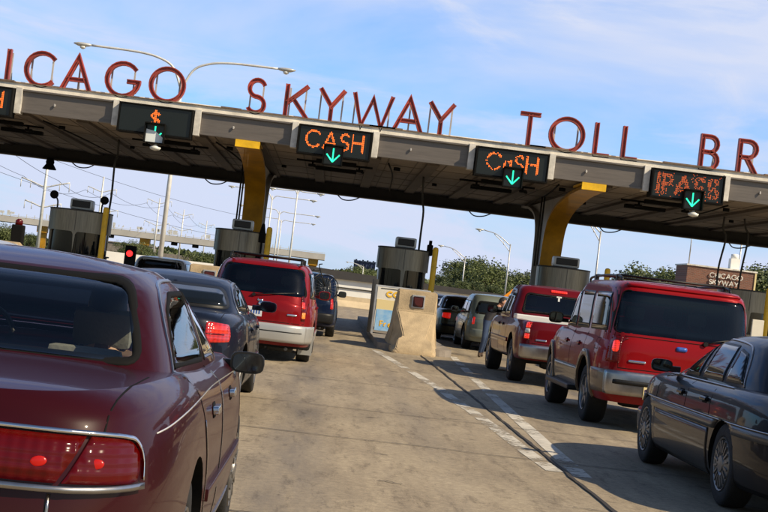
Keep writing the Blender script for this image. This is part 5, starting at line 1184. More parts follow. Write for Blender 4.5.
def sedan_spec(L=4.6, W=1.77, H=1.43, paint='navy paint', **k):
    a = k.get('rear_over', 1.02); wb = k.get('wb', 2.65); d = k.get('deck', 0.99); b = k.get('belt', 0.95); hd = k.get('hood', 0.90); hw = W/2
    r0, r1, f1, f0 = k.get('roof', (0.75, 1.62, 2.55, 3.55)); z0 = b-0.08; zt = H-0.045
    S = dict(L=L, W=W, paint=paint, zb=k.get('zb', 0.20), axles=[a, a+wb], Rw=k.get('Rw', 0.315), tw=0.21, lift=0.03,
        prof=[(0.0, d-0.03), (0.12, d), (r0+0.1, d+0.005), (L*0.45, b), (f0-0.05, b-0.01), (f0+0.5, hd), (L, hd-0.22)],
        hull=hull_levels(L, hw, nr=k.get('nr', 5), nf=4.2, sh=0.89, rs=k.get('rs', 0.09)), N=128)
    S['cab'] = dict(zb=z0, crown=0.045, prof=[(r0, zt-0.05), (r1, zt-0.02), ((r1+f1)/2, zt), (f1, zt-0.03), (f0, zt-0.09)],
        lv=[(0, r0-0.08, f0+0.1, hw*0.885, 5, 5), (0.22, r0+0.13, f0-0.18, hw*0.865, 5, 5), (0.6, (r0*0.42+r1*0.58)-0.06, f0*0.45+f1*0.55+0.03, hw*0.785, 5, 5), (0.88, r1-0.14, f1+0.16, hw*0.70, 4.5, 4.5), (1.0, r1+0.03, f1+0.0, hw*0.60, 4, 4)])
    m_ = (r1+f1)/2+0.12; zb_ = b+0.035; zu = H-0.125
    S['side_windows'] = [[(r0+0.62, zb_+0.02), (m_-0.05, zb_), (m_-0.03, zu+0.01), (r1+0.15, zu), (r0+0.72, zb_+0.17)], [(m_+0.03, zb_), (f0-0.28, zb_-0.01), (f1+0.12, zu-0.01), (m_+0.04, zu+0.01)]]
    S['rear_window'] = [(-hw*0.76, d+0.03), (hw*0.76, d+0.03), (hw*0.62, H-0.12), (-hw*0.62, H-0.12)]
    S['windshield'] = [(-hw*0.78, b+0.03), (hw*0.78, b+0.03), (hw*0.64, H-0.13), (-hw*0.64, H-0.13)]
    S['seams'] = [('RL', [(m_, zb_), (m_+0.01, 0.30)]), ('RL', [(f0-0.22, zb_), (f0-0.15, 0.6), (f0-0.2, 0.3)]), ('RL', [(r0+0.55, zb_-0.01), (a+0.36, 0.62), (a+0.42, 0.3)]),
        ('T', [(hw*0.76, r0+0.1), (hw*0.72, 0.16)]), ('B', [(-hw*0.72, d-0.10), (-hw*0.70, 0.62), (hw*0.70, 0.62), (hw*0.72, d-0.10)])]
    S['mirrors'] = [(hw-0.04, f0-0.38, b+0.09, paint, 0.20, 0.125)]
    S['panels'] = [
        ('tail_lamp', rnd_poly([(hw*0.55, 0.70), (hw*0.99, 0.72), (hw*0.99, 0.87), (hw*0.55, 0.885)], 0.04), 'W', 'lit red lens', dict(both=True, off=0.008, thick=0.03, cell=0.04)),
        ('bumper_strip', rnd_poly([(-hw*0.96, 0.46), (hw*0.96, 0.46), (hw*0.96, 0.53), (-hw*0.96, 0.53)], 0.02), 'W', 'black trim', dict(off=0.014, thick=0.03)),
        ('head_lamp', rnd_poly([(hw*0.50, 0.60), (hw*0.95, 0.62), (hw*0.95, 0.74), (hw*0.50, 0.74)], 0.03), 'V', 'clear lens', dict(both=True, off=0.006, thick=0.03)),
        ('grille', rnd_poly([(-0.36, 0.48), (0.36, 0.48), (0.40, 0.70), (-0.40, 0.70)], 0.03), 'F', 'black trim', dict(off=0.006, thick=0.03)),
        ('side_moulding', [(a+0.42, 0.48), (a+wb-0.42, 0.48), (a+wb-0.42, 0.53), (a+0.42, 0.53)], 'RL', paint, dict(off=0.014, thick=0.02))]
    S.update({q: v for q, v in k.get('over', {}).items()}); return S

# ---- near maroon sedan
S = sedan_spec(L=5.1, W=1.88, H=1.455, paint='maroon paint', rear_over=1.28, wb=2.82, deck=1.03, belt=0.995, hood=0.95, roof=(0.80, 1.55, 2.75, 3.95), Rw=0.33, nr=6.5, rs=0.12)
S['glass'] = 'tinted glass'; S['wheel'] = 'cap'; S['spokes'] = 12; S['rim_mat'] = 'hubcap'; S['N'] = 176
S['prof'] = [(0.0, 0.985), (0.10, 1.015), (0.3, 1.035), (0.9, 1.05), (2.2, 1.005), (3.9, 0.985), (4.45, 0.95), (5.1, 0.74)]
S['rear_window'] = [(-0.715, 1.065), (0.715, 1.065), (0.575, 1.385), (-0.575, 1.385)]; S['rfr'] = 0.028; S['cab']['lv'] = [(a_[0], a_[1], a_[2], a_[3], 11-3*a_[0], a_[5]) for a_ in S['cab']['lv']]
S['side_windows'] = [[(1.30, 1.055), (2.36, 1.03), (2.38, 1.335), (1.90, 1.335), (1.62, 1.27)], [(2.44, 1.03), (3.62, 1.015), (3.0, 1.30), (2.45, 1.335)]]; S['wr'] = 0.03
S['seams'] = [('RL', [(2.405, 1.01), (2.41, 0.5), (2.41, 0.26)]), ('RL', [(3.72, 1.0), (3.78, 0.6), (3.75, 0.28)]), ('RL', [(1.30, 1.02), (1.50, 0.86), (1.70, 0.60), (1.75, 0.28)]),
    ('T', cr([(0.765, 0.80), (0.755, 0.55), (0.735, 0.30), (0.725, 0.13)], 5)), ('B', [(0.60, 0.73), (0.59, 0.40)])]
lampR = rnd_poly([(0.66, 0.762), (1.00, 0.762), (1.045, 0.782), (1.055, 0.85), (0.98, 0.895), (0.77, 0.905)], [0.004, 0.03, 0.04, 0.06, 0.05, 0.004])
S['panels'] = [('tail_lamp', lampR, 'W', 'red lens', dict(both=True, off=0.012, thick=0.03, cell=0.03)),
    ('tail_lamp', [(-0.64, 0.762), (0.64, 0.762), (0.75, 0.905), (-0.75, 0.905)], 'W', 'red lens', dict(off=0.012, thick=0.03)),
    ('lamp_trim', strip_poly(cr([(-0.6, 0.916), (0.0, 0.918), (0.6, 0.916), (0.94, 0.905), (1.035, 0.878), (1.07, 0.83), (1.07, 0.77)], 5), 0.012), 'W', 'chrome', dict(off=0.020, thick=0.03)),
    ('lamp_trim', strip_poly([(-1.05, 0.748), (-0.4, 0.745), (0.4, 0.745), (0.7, 0.745), (1.07, 0.754)], 0.020), 'W', 'satin chrome', dict(off=0.024, thick=0.03)),
    ('trim_strip', strip_poly([(0.622, 0.73), (0.618, 0.55)], 0.010), 'W', 'satin chrome', dict(off=0.006)),  # bright strip standing in for a reflection along the trunk seam
    ('pinstripe', strip_poly(cr([(0.42, 0.905), (0.9, 0.935), (1.6, 0.950), (2.6, 0.945), (3.9, 0.92), (4.6, 0.86)], 4), 0.005), 'RL', 'clear lens', dict(off=0.0022, thick=0.003)),
    ('side_moulding', [(1.72, 0.50), (3.68, 0.50), (3.68, 0.55), (1.72, 0.55)], 'RL', 'maroon paint', dict(off=0.016, thick=0.02)),
    ('edge_guard', strip_poly([(1.525, 0.85), (1.70, 0.62), (1.765, 0.32)], 0.010), 'RL', 'chrome', dict(off=0.004, thick=0.006)),
    ('edge_guard', strip_poly([(2.42, 0.99), (2.425, 0.34)], 0.010), 'RL', 'chrome', dict(off=0.004, thick=0.006)),
    ('window_trim', strip_poly(cr([(1.25, 1.03), (1.32, 1.10), (1.50, 1.26), (1.70, 1.34), (1.95, 1.372), (2.4, 1.375)], 5), 0.010), 'RL', 'satin chrome', dict(off=0.006, thick=0.01)),
    ('rocker_trim', [(1.70, 0.235), (3.65, 0.235), (3.65, 0.30), (1.70, 0.30)], 'RL', 'satin chrome', dict(off=0.006, thick=0.01)),
    ('bumper_strip', rnd_poly([(-0.92, 0.50), (0.92, 0.50), (0.92, 0.60), (-0.92, 0.60)], 0.03), 'W', 'maroon paint', dict(off=0.035, thick=0.05)),
    ('head_lamp', rnd_poly([(0.50, 0.62), (0.88, 0.62), (0.88, 0.76), (0.50, 0.76)], 0.03), 'V', 'clear lens', dict(both=True, off=0.006, thick=0.03))]
S['mirrors'] = [(0.87, 3.40, 0.985, 'black trim', 0.18, 0.115)]
BX, BY = -1.36, 4.5
buick, sfB = car('maroon_sedan', 'maroon sedan with full-width red tail lamps and chrome trim, nearest car at lower left', 'sedan', (BX, BY, 0), R(-0.4), S)
handles(buick, sfB, (1.95, 2.98-0.05), 0.86, 'chrome', 0.17)
for x, z in ((0.585, 0.825), (0.80, 0.825)):      # the lit bulbs behind the lens
    for s in (-1, 1):
        p, n = sfB.hit(s*x, z, 'W'); bm = NB(); lathe(bm, [(0.001, -0.006), (0.03, -0.005), (0.042, -0.002), (0.042, 0.0)], 16, 'Y', smooth=True); bmesh.ops.transform(bm, matrix=Matrix.Translation((p.x, p.y-0.014, p.z)) @ Matrix.Rotation(R(-12), 4, 'Y') @ Matrix.Diagonal((0.6, 1.0, 0.38, 1)), verts=bm.verts); obj('lamp_bulb', bm, 'bulb glow', buick)
plate(buick, -0.035, 0.36)
def seat(root, x, y, w=0.5, z=0.5, h=0.5, m='interior fabric', rest=True):
    bm = NB(); bx(bm, (x, y+0.22, z-0.12), (w, 0.5, 0.16), bevel=0.04); rot = Matrix.Rotation(R(14), 3, 'X')
    bx(bm, Vector((x, y-0.08, z+h/2-0.1)), (w, 0.14, h+0.1), rot, bevel=0.05)
    if rest: bx(bm, (x, y-0.20, z+h+0.12), (0.26, 0.09, 0.17), rot, bevel=0.035); tube(bm, [(x-0.06, y-0.17, z+h), (x-0.06, y-0.19, z+h+0.1)], 0.008); tube(bm, [(x+0.06, y-0.17, z+h), (x+0.06, y-0.19, z+h+0.1)], 0.008)
    obj('seat', bm, m, root, angle=50)
seat(buick, -0.38, 2.35, 0.54, z=0.52); seat(buick, 0.38, 2.35, 0.54, z=0.52)
bm = NB(); bx(bm, (0, 1.30, 1.0), (1.30, 0.60, 0.03)); bx(bm, (0, 1.66, 0.76), (1.4, 0.16, 0.50), bevel=0.05); bx(bm, (0, 3.55, 0.92), (1.5, 0.5, 0.16), bevel=0.05)
bx(bm, (-0.42, 1.50, 1.05), (0.3, 0.07, 0.08), bevel=0.03); bx(bm, (0.42, 1.50, 1.05), (0.3, 0.07, 0.08), bevel=0.03)
obj('interior', bm, 'interior fabric', buick, angle=50)
bm = NB(); bx(bm, (0, 3.12, 1.30), (0.26, 0.03, 0.07), bevel=0.015); obj('rear_view_mirror', bm, 'black trim', buick)
bm = NB(); 
for k in range(24):
    a, b = 2*PI*k/24, 2*PI*(k+1)/24; tube(bm, [(-0.38+0.18*math.cos(a), 3.08+0.06*math.sin(a), 0.97+0.17*math.sin(a)), (-0.38+0.18*math.cos(b), 3.08+0.06*math.sin(b), 0.97+0.17*math.sin(b))], 0.014, 6, cap=False)
obj('steering_wheel', bm, 'black trim', buick)

# ---- dark navy sedan ahead of it
S = sedan_spec(L=4.55, W=1.77, H=1.375, paint='navy paint', rear_over=1.05, wb=2.64, deck=1.0, belt=0.97, hood=0.92, roof=(0.72, 1.55, 2.6, 3.6), Rw=0.32, nr=4.5)
S['panels'][0] = ('tail_lamp', rnd_poly([(0.55, 0.72), (0.99, 0.74), (1.03, 0.80), (0.98, 0.905), (0.57, 0.925)], 0.035), 'W', 'lit red lens', dict(both=True, off=0.008, thick=0.03, cell=0.04))
S['panels'].append(('lamp_divider', [(0.52, 0.80), (0.85, 0.80), (0.85, 0.812), (0.52, 0.812)], 'W', 'red lens', dict(both=True, off=0.011, thick=0.01)))
S['panels'].append(('window_trim', strip_poly(cr([(1.30, 0.995), (1.34, 1.10), (1.52, 1.21), (1.75, 1.28), (2.2, 1.298), (2.8, 1.25), (3.35, 1.02)], 5), 0.014), 'RL', 'satin chrome', dict(off=0.008, thick=0.01)))
S['panels'].append(('brake_light', rnd_poly([(0.63, 0.82), (0.95, 0.82), (0.93, 0.885), (0.64, 0.895)], 0.02), 'W', 'bright red glow', dict(both=True, off=0.011, thick=0.01)))
audi, sf = car('navy_sedan', 'dark navy compact sedan with a glowing red tail lamp, between maroon sedan and red minivan', 'sedan', (-1.66, 14.5, 0), R(-0.6), S)
handles(audi, sf, (1.75, 2.75), 0.83, 'navy paint'); plate(audi, -0.02, 0.62)
bm = NB(); tube(bm, [(0.0, 1.62, 1.40), (0.0, 1.50, 1.46)], [0.02, 0.006]); obj('antenna', bm, 'black trim', audi)

# ---- generic tall wagon / van / SUV
def tall_spec(L, W, H, paint, belt, rear_top, front, wb, over, Rw=0.36, zb=0.24, hood=None, nr=7, topw=0.80, **k):
    hw = W/2; hood = hood or belt-0.03; f0, f1 = front; zt = H-0.04; z0 = belt-0.07
    S = dict(L=L, W=W, paint=paint, zb=zb, axles=[over, over+wb], Rw=Rw, tw=0.23, lift=0.03,
        prof=[(0, belt-0.01), (0.3, belt), (L*0.5, belt), (f0, belt-0.01), (f0+0.35, hood), (L, hood-k.get('drop', 0.22))],
        hull=hull_levels(L, hw, nr=nr, nf=5, sh=0.93, rs=0.045, rb=0.05, fs=0.2), N=136)
    S['cab'] = dict(zb=z0, crown=0.04, prof=[(0, zt-0.03), (0.5, zt-0.01), (L*0.4, zt), (f1, zt-0.03), (f0, zt-0.1)],
        lv=[(0, 0.05, f0+0.08, hw*0.945, nr, 6), (0.25, 0.06+rear_top*0.12, f0-(f0-f1)*0.22, hw*0.925, nr, 6), (0.65, rear_top*0.55+0.04, f0-(f0-f1)*0.62, hw*(0.55*topw+0.43), nr, 6), (0.9, rear_top*0.88, f1+0.1, hw*topw*1.0, nr*0.8, 5), (1.0, rear_top+0.07, f1, hw*(topw-0.075), nr*0.7, 5)])
    S['mirrors'] = [(hw-0.03, f0-0.45, belt+0.12, k.get('mirror', paint), 0.22, 0.17)]
    return S
# ---- red minivan
S = tall_spec(4.83, 1.87, 1.69, 'red paint', 1.03, 0.36, (3.95, 2.75), 2.85, 1.08, Rw=0.335, hood=0.98, topw=0.80, drop=0.3, nr=5.5)
S['side_windows'] = [[(0.42, 1.10), (1.35, 1.08), (1.37, 1.53), (0.62, 1.53)], [(1.43, 1.08), (2.35, 1.07), (2.37, 1.55), (1.45, 1.54)], [(2.43, 1.07), (3.62, 1.06), (2.95, 1.50), (2.45, 1.55)]]
S['rear_window'] = [(-0.77, 1.10), (0.77, 1.10), (0.665, 1.575), (-0.665, 1.575)]; S['windshield'] = [(-0.75, 1.1), (0.75, 1.1), (0.62, 1.55), (-0.62, 1.55)]
S['seams'] = [('RL', [(1.40, 1.06), (1.55, 0.75), (1.55, 0.35)]), ('RL', [(2.40, 1.06), (2.40, 0.35)]), ('RL', [(3.6, 1.04), (3.62, 0.4)]), ('B', [(-0.80, 1.02), (-0.76, 0.66), (0.76, 0.66), (0.80, 1.02)])]
S['panels'] = [('tail_lamp', rnd_poly([(0.775, 0.72), (0.90, 0.72), (0.915, 0.95), (0.875, 1.13), (0.79, 1.13)], 0.03), 'W', 'red lens', dict(both=True, off=0.012, thick=0.03, cell=0.04)),
    ('brake_light', rnd_poly([(0.79, 0.92), (0.895, 0.92), (0.89, 1.03), (0.79, 1.03)], 0.02), 'W', 'bright red glow', dict(both=True, off=0.017, thick=0.01)),
    ('indicator', rnd_poly([(0.785, 0.76), (0.895, 0.76), (0.90, 0.86), (0.79, 0.86)], 0.02), 'W', 'amber lens', dict(both=True, off=0.017, thick=0.01)),
    ('bumper', rnd_poly([(-0.92, 0.34), (0.92, 0.34), (0.925, 0.63), (-0.925, 0.63)], 0.06), 'W', 'silver paint', dict(off=0.055, thick=0.09)),
    ('bumper', rnd_poly([(0.02, 0.34), (0.72, 0.34), (0.74, 0.63), (0.02, 0.63)], 0.05), 'RL', 'silver paint', dict(off=0.03, thick=0.05)),
    ('side_cladding', [(1.48, 0.28), (3.5, 0.28), (3.5, 0.50), (1.48, 0.50)], 'RL', 'silver paint', dict(off=0.016, thick=0.03)),
    ('tailgate_handle', rnd_poly([(-0.02, 0.90), (0.20, 0.90), (0.20, 0.98), (-0.02, 0.98)], 0.035), 'B', 'chrome', dict(off=0.025, thick=0.03)),
    ('bumper_groove', [(-0.78, 0.50), (0.78, 0.50), (0.78, 0.515), (-0.78, 0.515)], 'W', 'black trim', dict(off=0.057, thick=0.005))]
S['wheel'] = 'alloy'
S['glass'] = 'privacy glass'; S['see'] = 'BF'
villager, sfV = car('red_minivan', 'red minivan with silver bumper, black roof rack and lit tail lamps', 'minivan', (-1.11, 25.0, 0), R(-0.5), S)
plate(villager, -0.03, 0.80, -0.10)
def rack(root, x, y0, y1, z, bars, m='black trim', cross=None):
    bm = NB()
    for s in (-1, 1):
        tube(bm, cr([(s*x, y0, z-0.03), (s*x, y0+0.12, z+0.05), (s*x, (y0+y1)/2, z+0.07), (s*x, y1-0.12, z+0.04), (s*x, y1, z-0.03)], 5), 0.018, 8)
    for y in bars:
        tube(bm, [(-x, y, z+0.075), (x, y, z+0.075)], 0.016, 8)
        for s in (-1, 1): bx(bm, (s*x, y, z+0.04), (0.05, 0.08, 0.09), bevel=0.01)
    obj('roof_rack', bm, m, root)
def wiper(root, sf, pts, m='black trim'):
    bm = NB(); P_ = []
    for a, b in pts:
        p, n = sf.hit(a, b, 'B'); P_.append(p+n*0.03)
    tube(bm, P_, 0.010, 6); lathe(bm, [(0.03, -0.02), (0.03, 0.02)], 12, 'Y', c=P_[0]); obj('wiper', bm, m, root)
seat(villager, -0.38, 2.4, 0.5, 1.0, 0.28); seat(villager, 0.38, 2.4, 0.5, 1.0, 0.28); seat(villager, -0.4, 1.2, 0.5, 1.0, 0.25); seat(villager, 0.4, 1.2, 0.5, 1.0, 0.25)
badge(villager, sfV, 0.0, 1.0, 0.09, 0.05); badge(villager, sfV, -0.55, 0.80, 0.20, 0.03); badge(villager, sfV, 0.55, 0.80, 0.16, 0.03)
rack(villager, 0.60, 0.5, 2.6, 1.67, (0.62, 0.78, 1.7, 2.3)); wiper(villager, sfV, [(-0.12, 1.07), (0.15, 1.11), (0.55, 1.16)])
handles(villager, sfV, (1.75, 2.68), 0.92, 'red paint')
bm = NB(); bx(bm, (0.82, 0.78, 0.30), (0.24, 0.02, 0.34)); bx(bm, (-0.82, 0.78, 0.30), (0.24, 0.02, 0.34)); obj('mud_flap', bm, 'silver paint', villager)
# ---- blue car ahead
S = tall_spec(4.4, 1.78, 1.62, 'blue paint', 0.98, 0.28, (3.6, 2.5), 2.6, 0.95, Rw=0.34)
S['side_windows'] = [[(0.42, 1.04), (1.35, 1.03), (1.37, 1.46), (0.62, 1.46)], [(1.43, 1.03), (2.25, 1.02), (2.27, 1.48), (1.45, 1.47)], [(2.33, 1.02), (3.3, 1.01), (2.7, 1.44), (2.35, 1.48)]]
S['rear_window'] = [(-0.70, 1.04), (0.70, 1.04), (0.61, 1.49), (-0.61, 1.49)]; S['windshield'] = [(-0.70, 1.04), (0.70, 1.04), (0.6, 1.46), (-0.6, 1.46)]
def basic_panels(hw, z0=0.72, z1=1.0, bump='black trim'):
    return [('tail_lamp', rnd_poly([(hw*0.83, z0), (hw*0.97, z0), (hw*0.965, z1), (hw*0.84, z1)], 0.03), 'W', 'lit red lens', dict(both=True, off=0.012, thick=0.03, cell=0.05)),
     ('bumper', rnd_poly([(-hw*0.98, 0.36), (hw*0.98, 0.36), (hw*0.98, 0.60), (-hw*0.98, 0.60)], 0.05), 'W', bump, dict(off=0.04, thick=0.07))]
S['panels'] = basic_panels(0.89); S['seams'] = [('RL', [(1.40, 1.0), (1.45, 0.35)]), ('RL', [(2.30, 1.0), (2.30, 0.35)])]
blue, sf = car('blue_hatchback', 'dark blue hatchback carrying a bicycle, farthest ahead in the lane beyond the red minivan', 'hatchback', (-0.60, 37.9, 0), R(-0.3), S)
# bicycle hung across its tail
bic = thing('bicycle', 'bicycle hung on the back of the blue hatchback, one wheel sticking out to the right', 'bicycle', (-0.62, 37.55, 0.93))
for x in (-0.53, 0.53):
    wh = thing('wheel', None, None); wh.parent = bic; wh.location = (x, 0, 0.32)
    bm = NB(); lathe(bm, [(0.31, -0.016), (0.335, -0.016), (0.335, 0.016), (0.31, 0.016)], 40, 'Y', closed=True); obj('tyre', bm, 'rubber', wh)
    bm = NB()
    for k in range(18): a = 2*PI*k/18; tube(bm, [(0.02*math.cos(a), 0.02*(-1)**k, 0.02*math.sin(a)), (0.31*math.cos(a), 0, 0.31*math.sin(a))], 0.0025, 4)
    lathe(bm, [(0.025, -0.04), (0.025, 0.04)], 12, 'Y'); obj('spokes', bm, 'alloy', wh)
bm = NB()
for a, b in (((-0.53, 0.32), (-0.22, 0.72)), ((-0.53, 0.32), (-0.1, 0.30)), ((-0.25, 0.78), (-0.1, 0.30)), ((-0.1, 0.30), (0.36, 0.66)), ((-0.23, 0.70), (0.34, 0.74)), ((0.33, 0.80), (0.53, 0.32))): tube(bm, [(a[0], 0, a[1]), (b[0], 0, b[1])], 0.016, 8)
lathe(bm, [(0.09, 0.03), (0.09, 0.036)], 20, 'Y', c=(-0.1, 0, 0.30)); obj('frame', bm, 'black trim', bic)
bm = NB(); tube(bm, cr([(0.33, 0, 0.80), (0.31, 0, 0.88), (0.38, 0.2, 0.90)], 4), 0.013); tube(bm, cr([(0.31, 0, 0.88), (0.38, -0.2, 0.90)], 4), 0.013); obj('handlebar', bm, 'black trim', bic)
bm = NB(); bx(bm, (-0.26, 0, 0.81), (0.26, 0.12, 0.05), bevel=0.02); obj('saddle', bm, 'black trim', bic)
bm = NB()
for x in (-0.35, 0.15): tube(bm, [(x, 0.38, 0.2), (x, 0.02, 0.62), (x, 0.42, 0.62)], 0.018)
obj('bike_rack', bm, 'dark steel', None); tag(bpy.data.objects['bike_rack'], 'black rack on the back of the blue hatchback holding up the bicycle', 'bike rack'); bpy.data.objects['bike_rack'].location = (-0.62, 37.53, 0.93)

# ---- right lane: red SUV with tan lower body
S = tall_spec(5.2, 2.0, 1.96, 'bright red paint', 1.20, 0.17, (3.95, 3.1), 3.03, 1.18, Rw=0.385, zb=0.36, hood=1.14, nr=9, topw=0.86, drop=0.16, mirror='matt black')
S['paint'] = 'bright red paint'; S['arch'] = 0.46; S['tw'] = 0.27; S['rim'] = 0.235
S['side_windows'] = [[(0.34, 1.25), (1.38, 1.24), (1.40, 1.755), (0.44, 1.755)], [(1.50, 1.24), (2.42, 1.23), (2.44, 1.765), (1.52, 1.755)], [(2.52, 1.23), (3.72, 1.22), (3.22, 1.71), (2.54, 1.765)]]
S['rear_window'] = [(-0.87, 1.24), (0.87, 1.24), (0.79, 1.80), (-0.79, 1.80)]; S['rfr'] = 0.012; S['windshield'] = [(-0.8, 1.24), (0.8, 1.24), (0.7, 1.7), (-0.7, 1.7)]
arcp = lambda y, r0, r1: [(y+r1*math.cos(R(a)), 0.415+r1*math.sin(R(a))) for a in range(-8, 189, 8)]+[(y+r0*math.cos(R(a)), 0.415+r0*math.sin(R(a))) for a in range(188, -9, -8)]
S['seams'] = [('RL', [(1.46, 1.2), (1.48, 0.85), (1.66, 0.5)]), ('RL', [(2.48, 1.2), (2.48, 0.45)]), ('RL', [(3.72, 1.2), (3.70, 0.5)]), ('B', [(-0.90, 1.21), (0.90, 1.21)]), ('B', [(-0.80, 1.20), (-0.78, 0.80), (0.78, 0.80), (0.80, 1.20)]), ('RL', [(0.55, 1.0), (0.72, 1.0), (0.72, 1.14), (0.55, 1.14), (0.55, 1.0)])]
S['panels'] = [('rear_pillar', [(-0.955, 1.225), (-0.88, 1.225), (-0.80, 1.82), (-0.865, 1.82)], 'B', 'black trim', dict(both=True, off=0.0025, thick=0.01)),
    ('tail_lamp', rnd_poly([(0.80, 0.86), (0.955, 0.86), (0.955, 1.20), (0.80, 1.20)], 0.025), 'W', 'red lens', dict(both=True, off=0.014, thick=0.03, cell=0.04)),
    ('brake_light', rnd_poly([(0.825, 1.0), (0.945, 1.0), (0.945, 1.14), (0.825, 1.14)], 0.04), 'W', 'bright red glow', dict(both=True, off=0.02, thick=0.01)),
    ('tail_lamp_side', rnd_poly([(0.05, 0.86), (0.19, 0.86), (0.19, 1.20), (0.07, 1.20)], 0.025), 'RL', 'red lens', dict(off=0.010, thick=0.02)),
    ('bumper', rnd_poly([(-0.965, 0.47), (0.965, 0.47), (0.965, 0.76), (-0.965, 0.76)], 0.05), 'W', 'satin chrome', dict(off=0.09, thick=0.13)),
    ('bumper', rnd_poly([(0.0, 0.47), (0.55, 0.47), (0.62, 0.76), (0.0, 0.76)], 0.04), 'RL', 'tan paint', dict(off=0.035, thick=0.05)),
    ('bumper_step', rnd_poly([(-0.82, 0.60), (0.82, 0.60), (0.82, 0.655), (-0.82, 0.655)], 0.02), 'W', 'black trim', dict(off=0.096, thick=0.02)),
    ('lower_cladding', [(1.66, 0.40), (3.66, 0.40), (3.64, 0.70), (1.66, 0.70)], 'RL', 'tan paint', dict(off=0.010, thick=0.02)),
    ('wheel_flare', arcp(1.18, 0.465, 0.55), 'RL', 'tan paint', dict(off=0.028, thick=0.05)), ('wheel_flare', arcp(4.21, 0.465, 0.55), 'RL', 'tan paint', dict(off=0.028, thick=0.05)),
    ('lock', rnd_poly([(0.28, 1.03), (0.33, 1.03), (0.33, 1.07), (0.28, 1.07)], 0.02), 'B', 'chrome', dict(off=0.012, thick=0.02)),
    ('roof_spoiler', rnd_poly([(-0.74, 1.845), (0.74, 1.845), (0.72, 1.885), (-0.72, 1.885)], 0.01), 'B', 'bright red paint', dict(off=0.02, thick=0.03))]
S['glass'] = 'privacy glass'; S['see'] = 'BF'
exped, sfE = car('red_suv', 'large bright red SUV with tan lower body, chrome bumper and roof rack in right lane', 'SUV', (4.53, 18.85, 0), R(0.4), S)
plate(exped, -0.10, 0.52, -0.30, 'sign cream'); handles(exped, sfE, (1.85, 2.85), 1.02, 'bright red paint', 0.2); wiper(exped, sfE, [(0.30, 1.22), (0.45, 1.27), (0.78, 1.33)])
seat(exped, -0.42, 2.7, 0.52, 1.15, 0.28); seat(exped, 0.42, 2.7, 0.52, 1.15, 0.28); seat(exped, -0.42, 1.3, 0.5, 1.15, 0.25); seat(exped, 0.42, 1.3, 0.5, 1.15, 0.25)
badge(exped, sfE, -0.55, 0.90, 0.22, 0.03); badge(exped, sfE, 0.0, 1.12, 0.14, 0.055, 'plate blue'); badge(exped, sfE, 0.58, 0.90, 0.12, 0.03)
rack(exped, 0.72, 0.7, 3.0, 1.92, (1.0, 2.5))
for s in (-1, 1): bm = NB(); bx(bm, (s*1.0, 2.68, 0.40), (0.22, 1.95, 0.07), bevel=0.02); bx(bm, (s*0.88, 2.0, 0.43), (0.2, 0.06, 0.05)); bx(bm, (s*0.88, 3.3, 0.43), (0.2, 0.06, 0.05)); obj('running_board', bm, 'black trim', exped)
bm = NB(); bx(bm, (0, 0.0, 0.36), (0.12, 0.25, 0.09), bevel=0.01); tube(bm, [(0.55, 0.6, 0.34), (0.55, 0.0, 0.33)], 0.035, 12); bx(bm, (0, 1.18, 0.36), (1.0, 0.22, 0.22), bevel=0.08); obj('tow_hitch', bm, 'dark steel', exped)
# ---- pickup
S = tall_spec(5.85, 1.99, 1.86, 'dark red paint', 1.16, 2.22, (4.35, 3.65), 3.64, 1.15, Rw=0.40, zb=0.42, hood=1.15, nr=10, topw=0.80, drop=0.16, mirror='matt black')
S['cab']['lv'] = [(0, 2.08, 4.43, 0.915, 9, 6), (0.25, 2.10, 4.2, 0.895, 9, 6), (0.65, 2.17, 3.9, 0.82, 8, 6), (0.9, 2.25, 3.68, 0.77, 7, 5), (1.0, 2.34, 3.6, 0.71, 6, 5)]
S['cab']['prof'] = [(2.0, 1.80), (2.4, 1.815), (3.0, 1.82), (3.65, 1.79), (4.4, 1.70)]
S['cuts'] = [((0, 1.03, 1.2), (1.56, 1.86, 0.95))]; S['arch'] = 0.48; S['tw'] = 0.27; S['rim'] = 0.24
S['side_windows'] = [[(2.36, 1.22), (3.0, 1.21), (3.02, 1.66), (2.44, 1.65)], [(3.08, 1.21), (4.12, 1.20), (3.72, 1.60), (3.10, 1.66)]]
S['rear_window'] = [(-0.72, 1.28), (0.72, 1.28), (0.64, 1.69), (-0.64, 1.69)]; S['windshield'] = [(-0.78, 1.24), (0.78, 1.24), (0.66, 1.68), (-0.66, 1.68)]
S['seams'] = [('RL', [(2.02, 1.15), (2.02, 0.5)]), ('RL', [(3.04, 1.15), (3.04, 0.5)]), ('RL', [(4.15, 1.15), (4.15, 0.55)]), ('B', [(-0.80, 1.15), (-0.80, 0.76), (0.80, 0.76), (0.80, 1.15)]), ('B', [(-0.12, 1.08), (-0.12, 1.01), (0.12, 1.01), (0.12, 1.08)])]
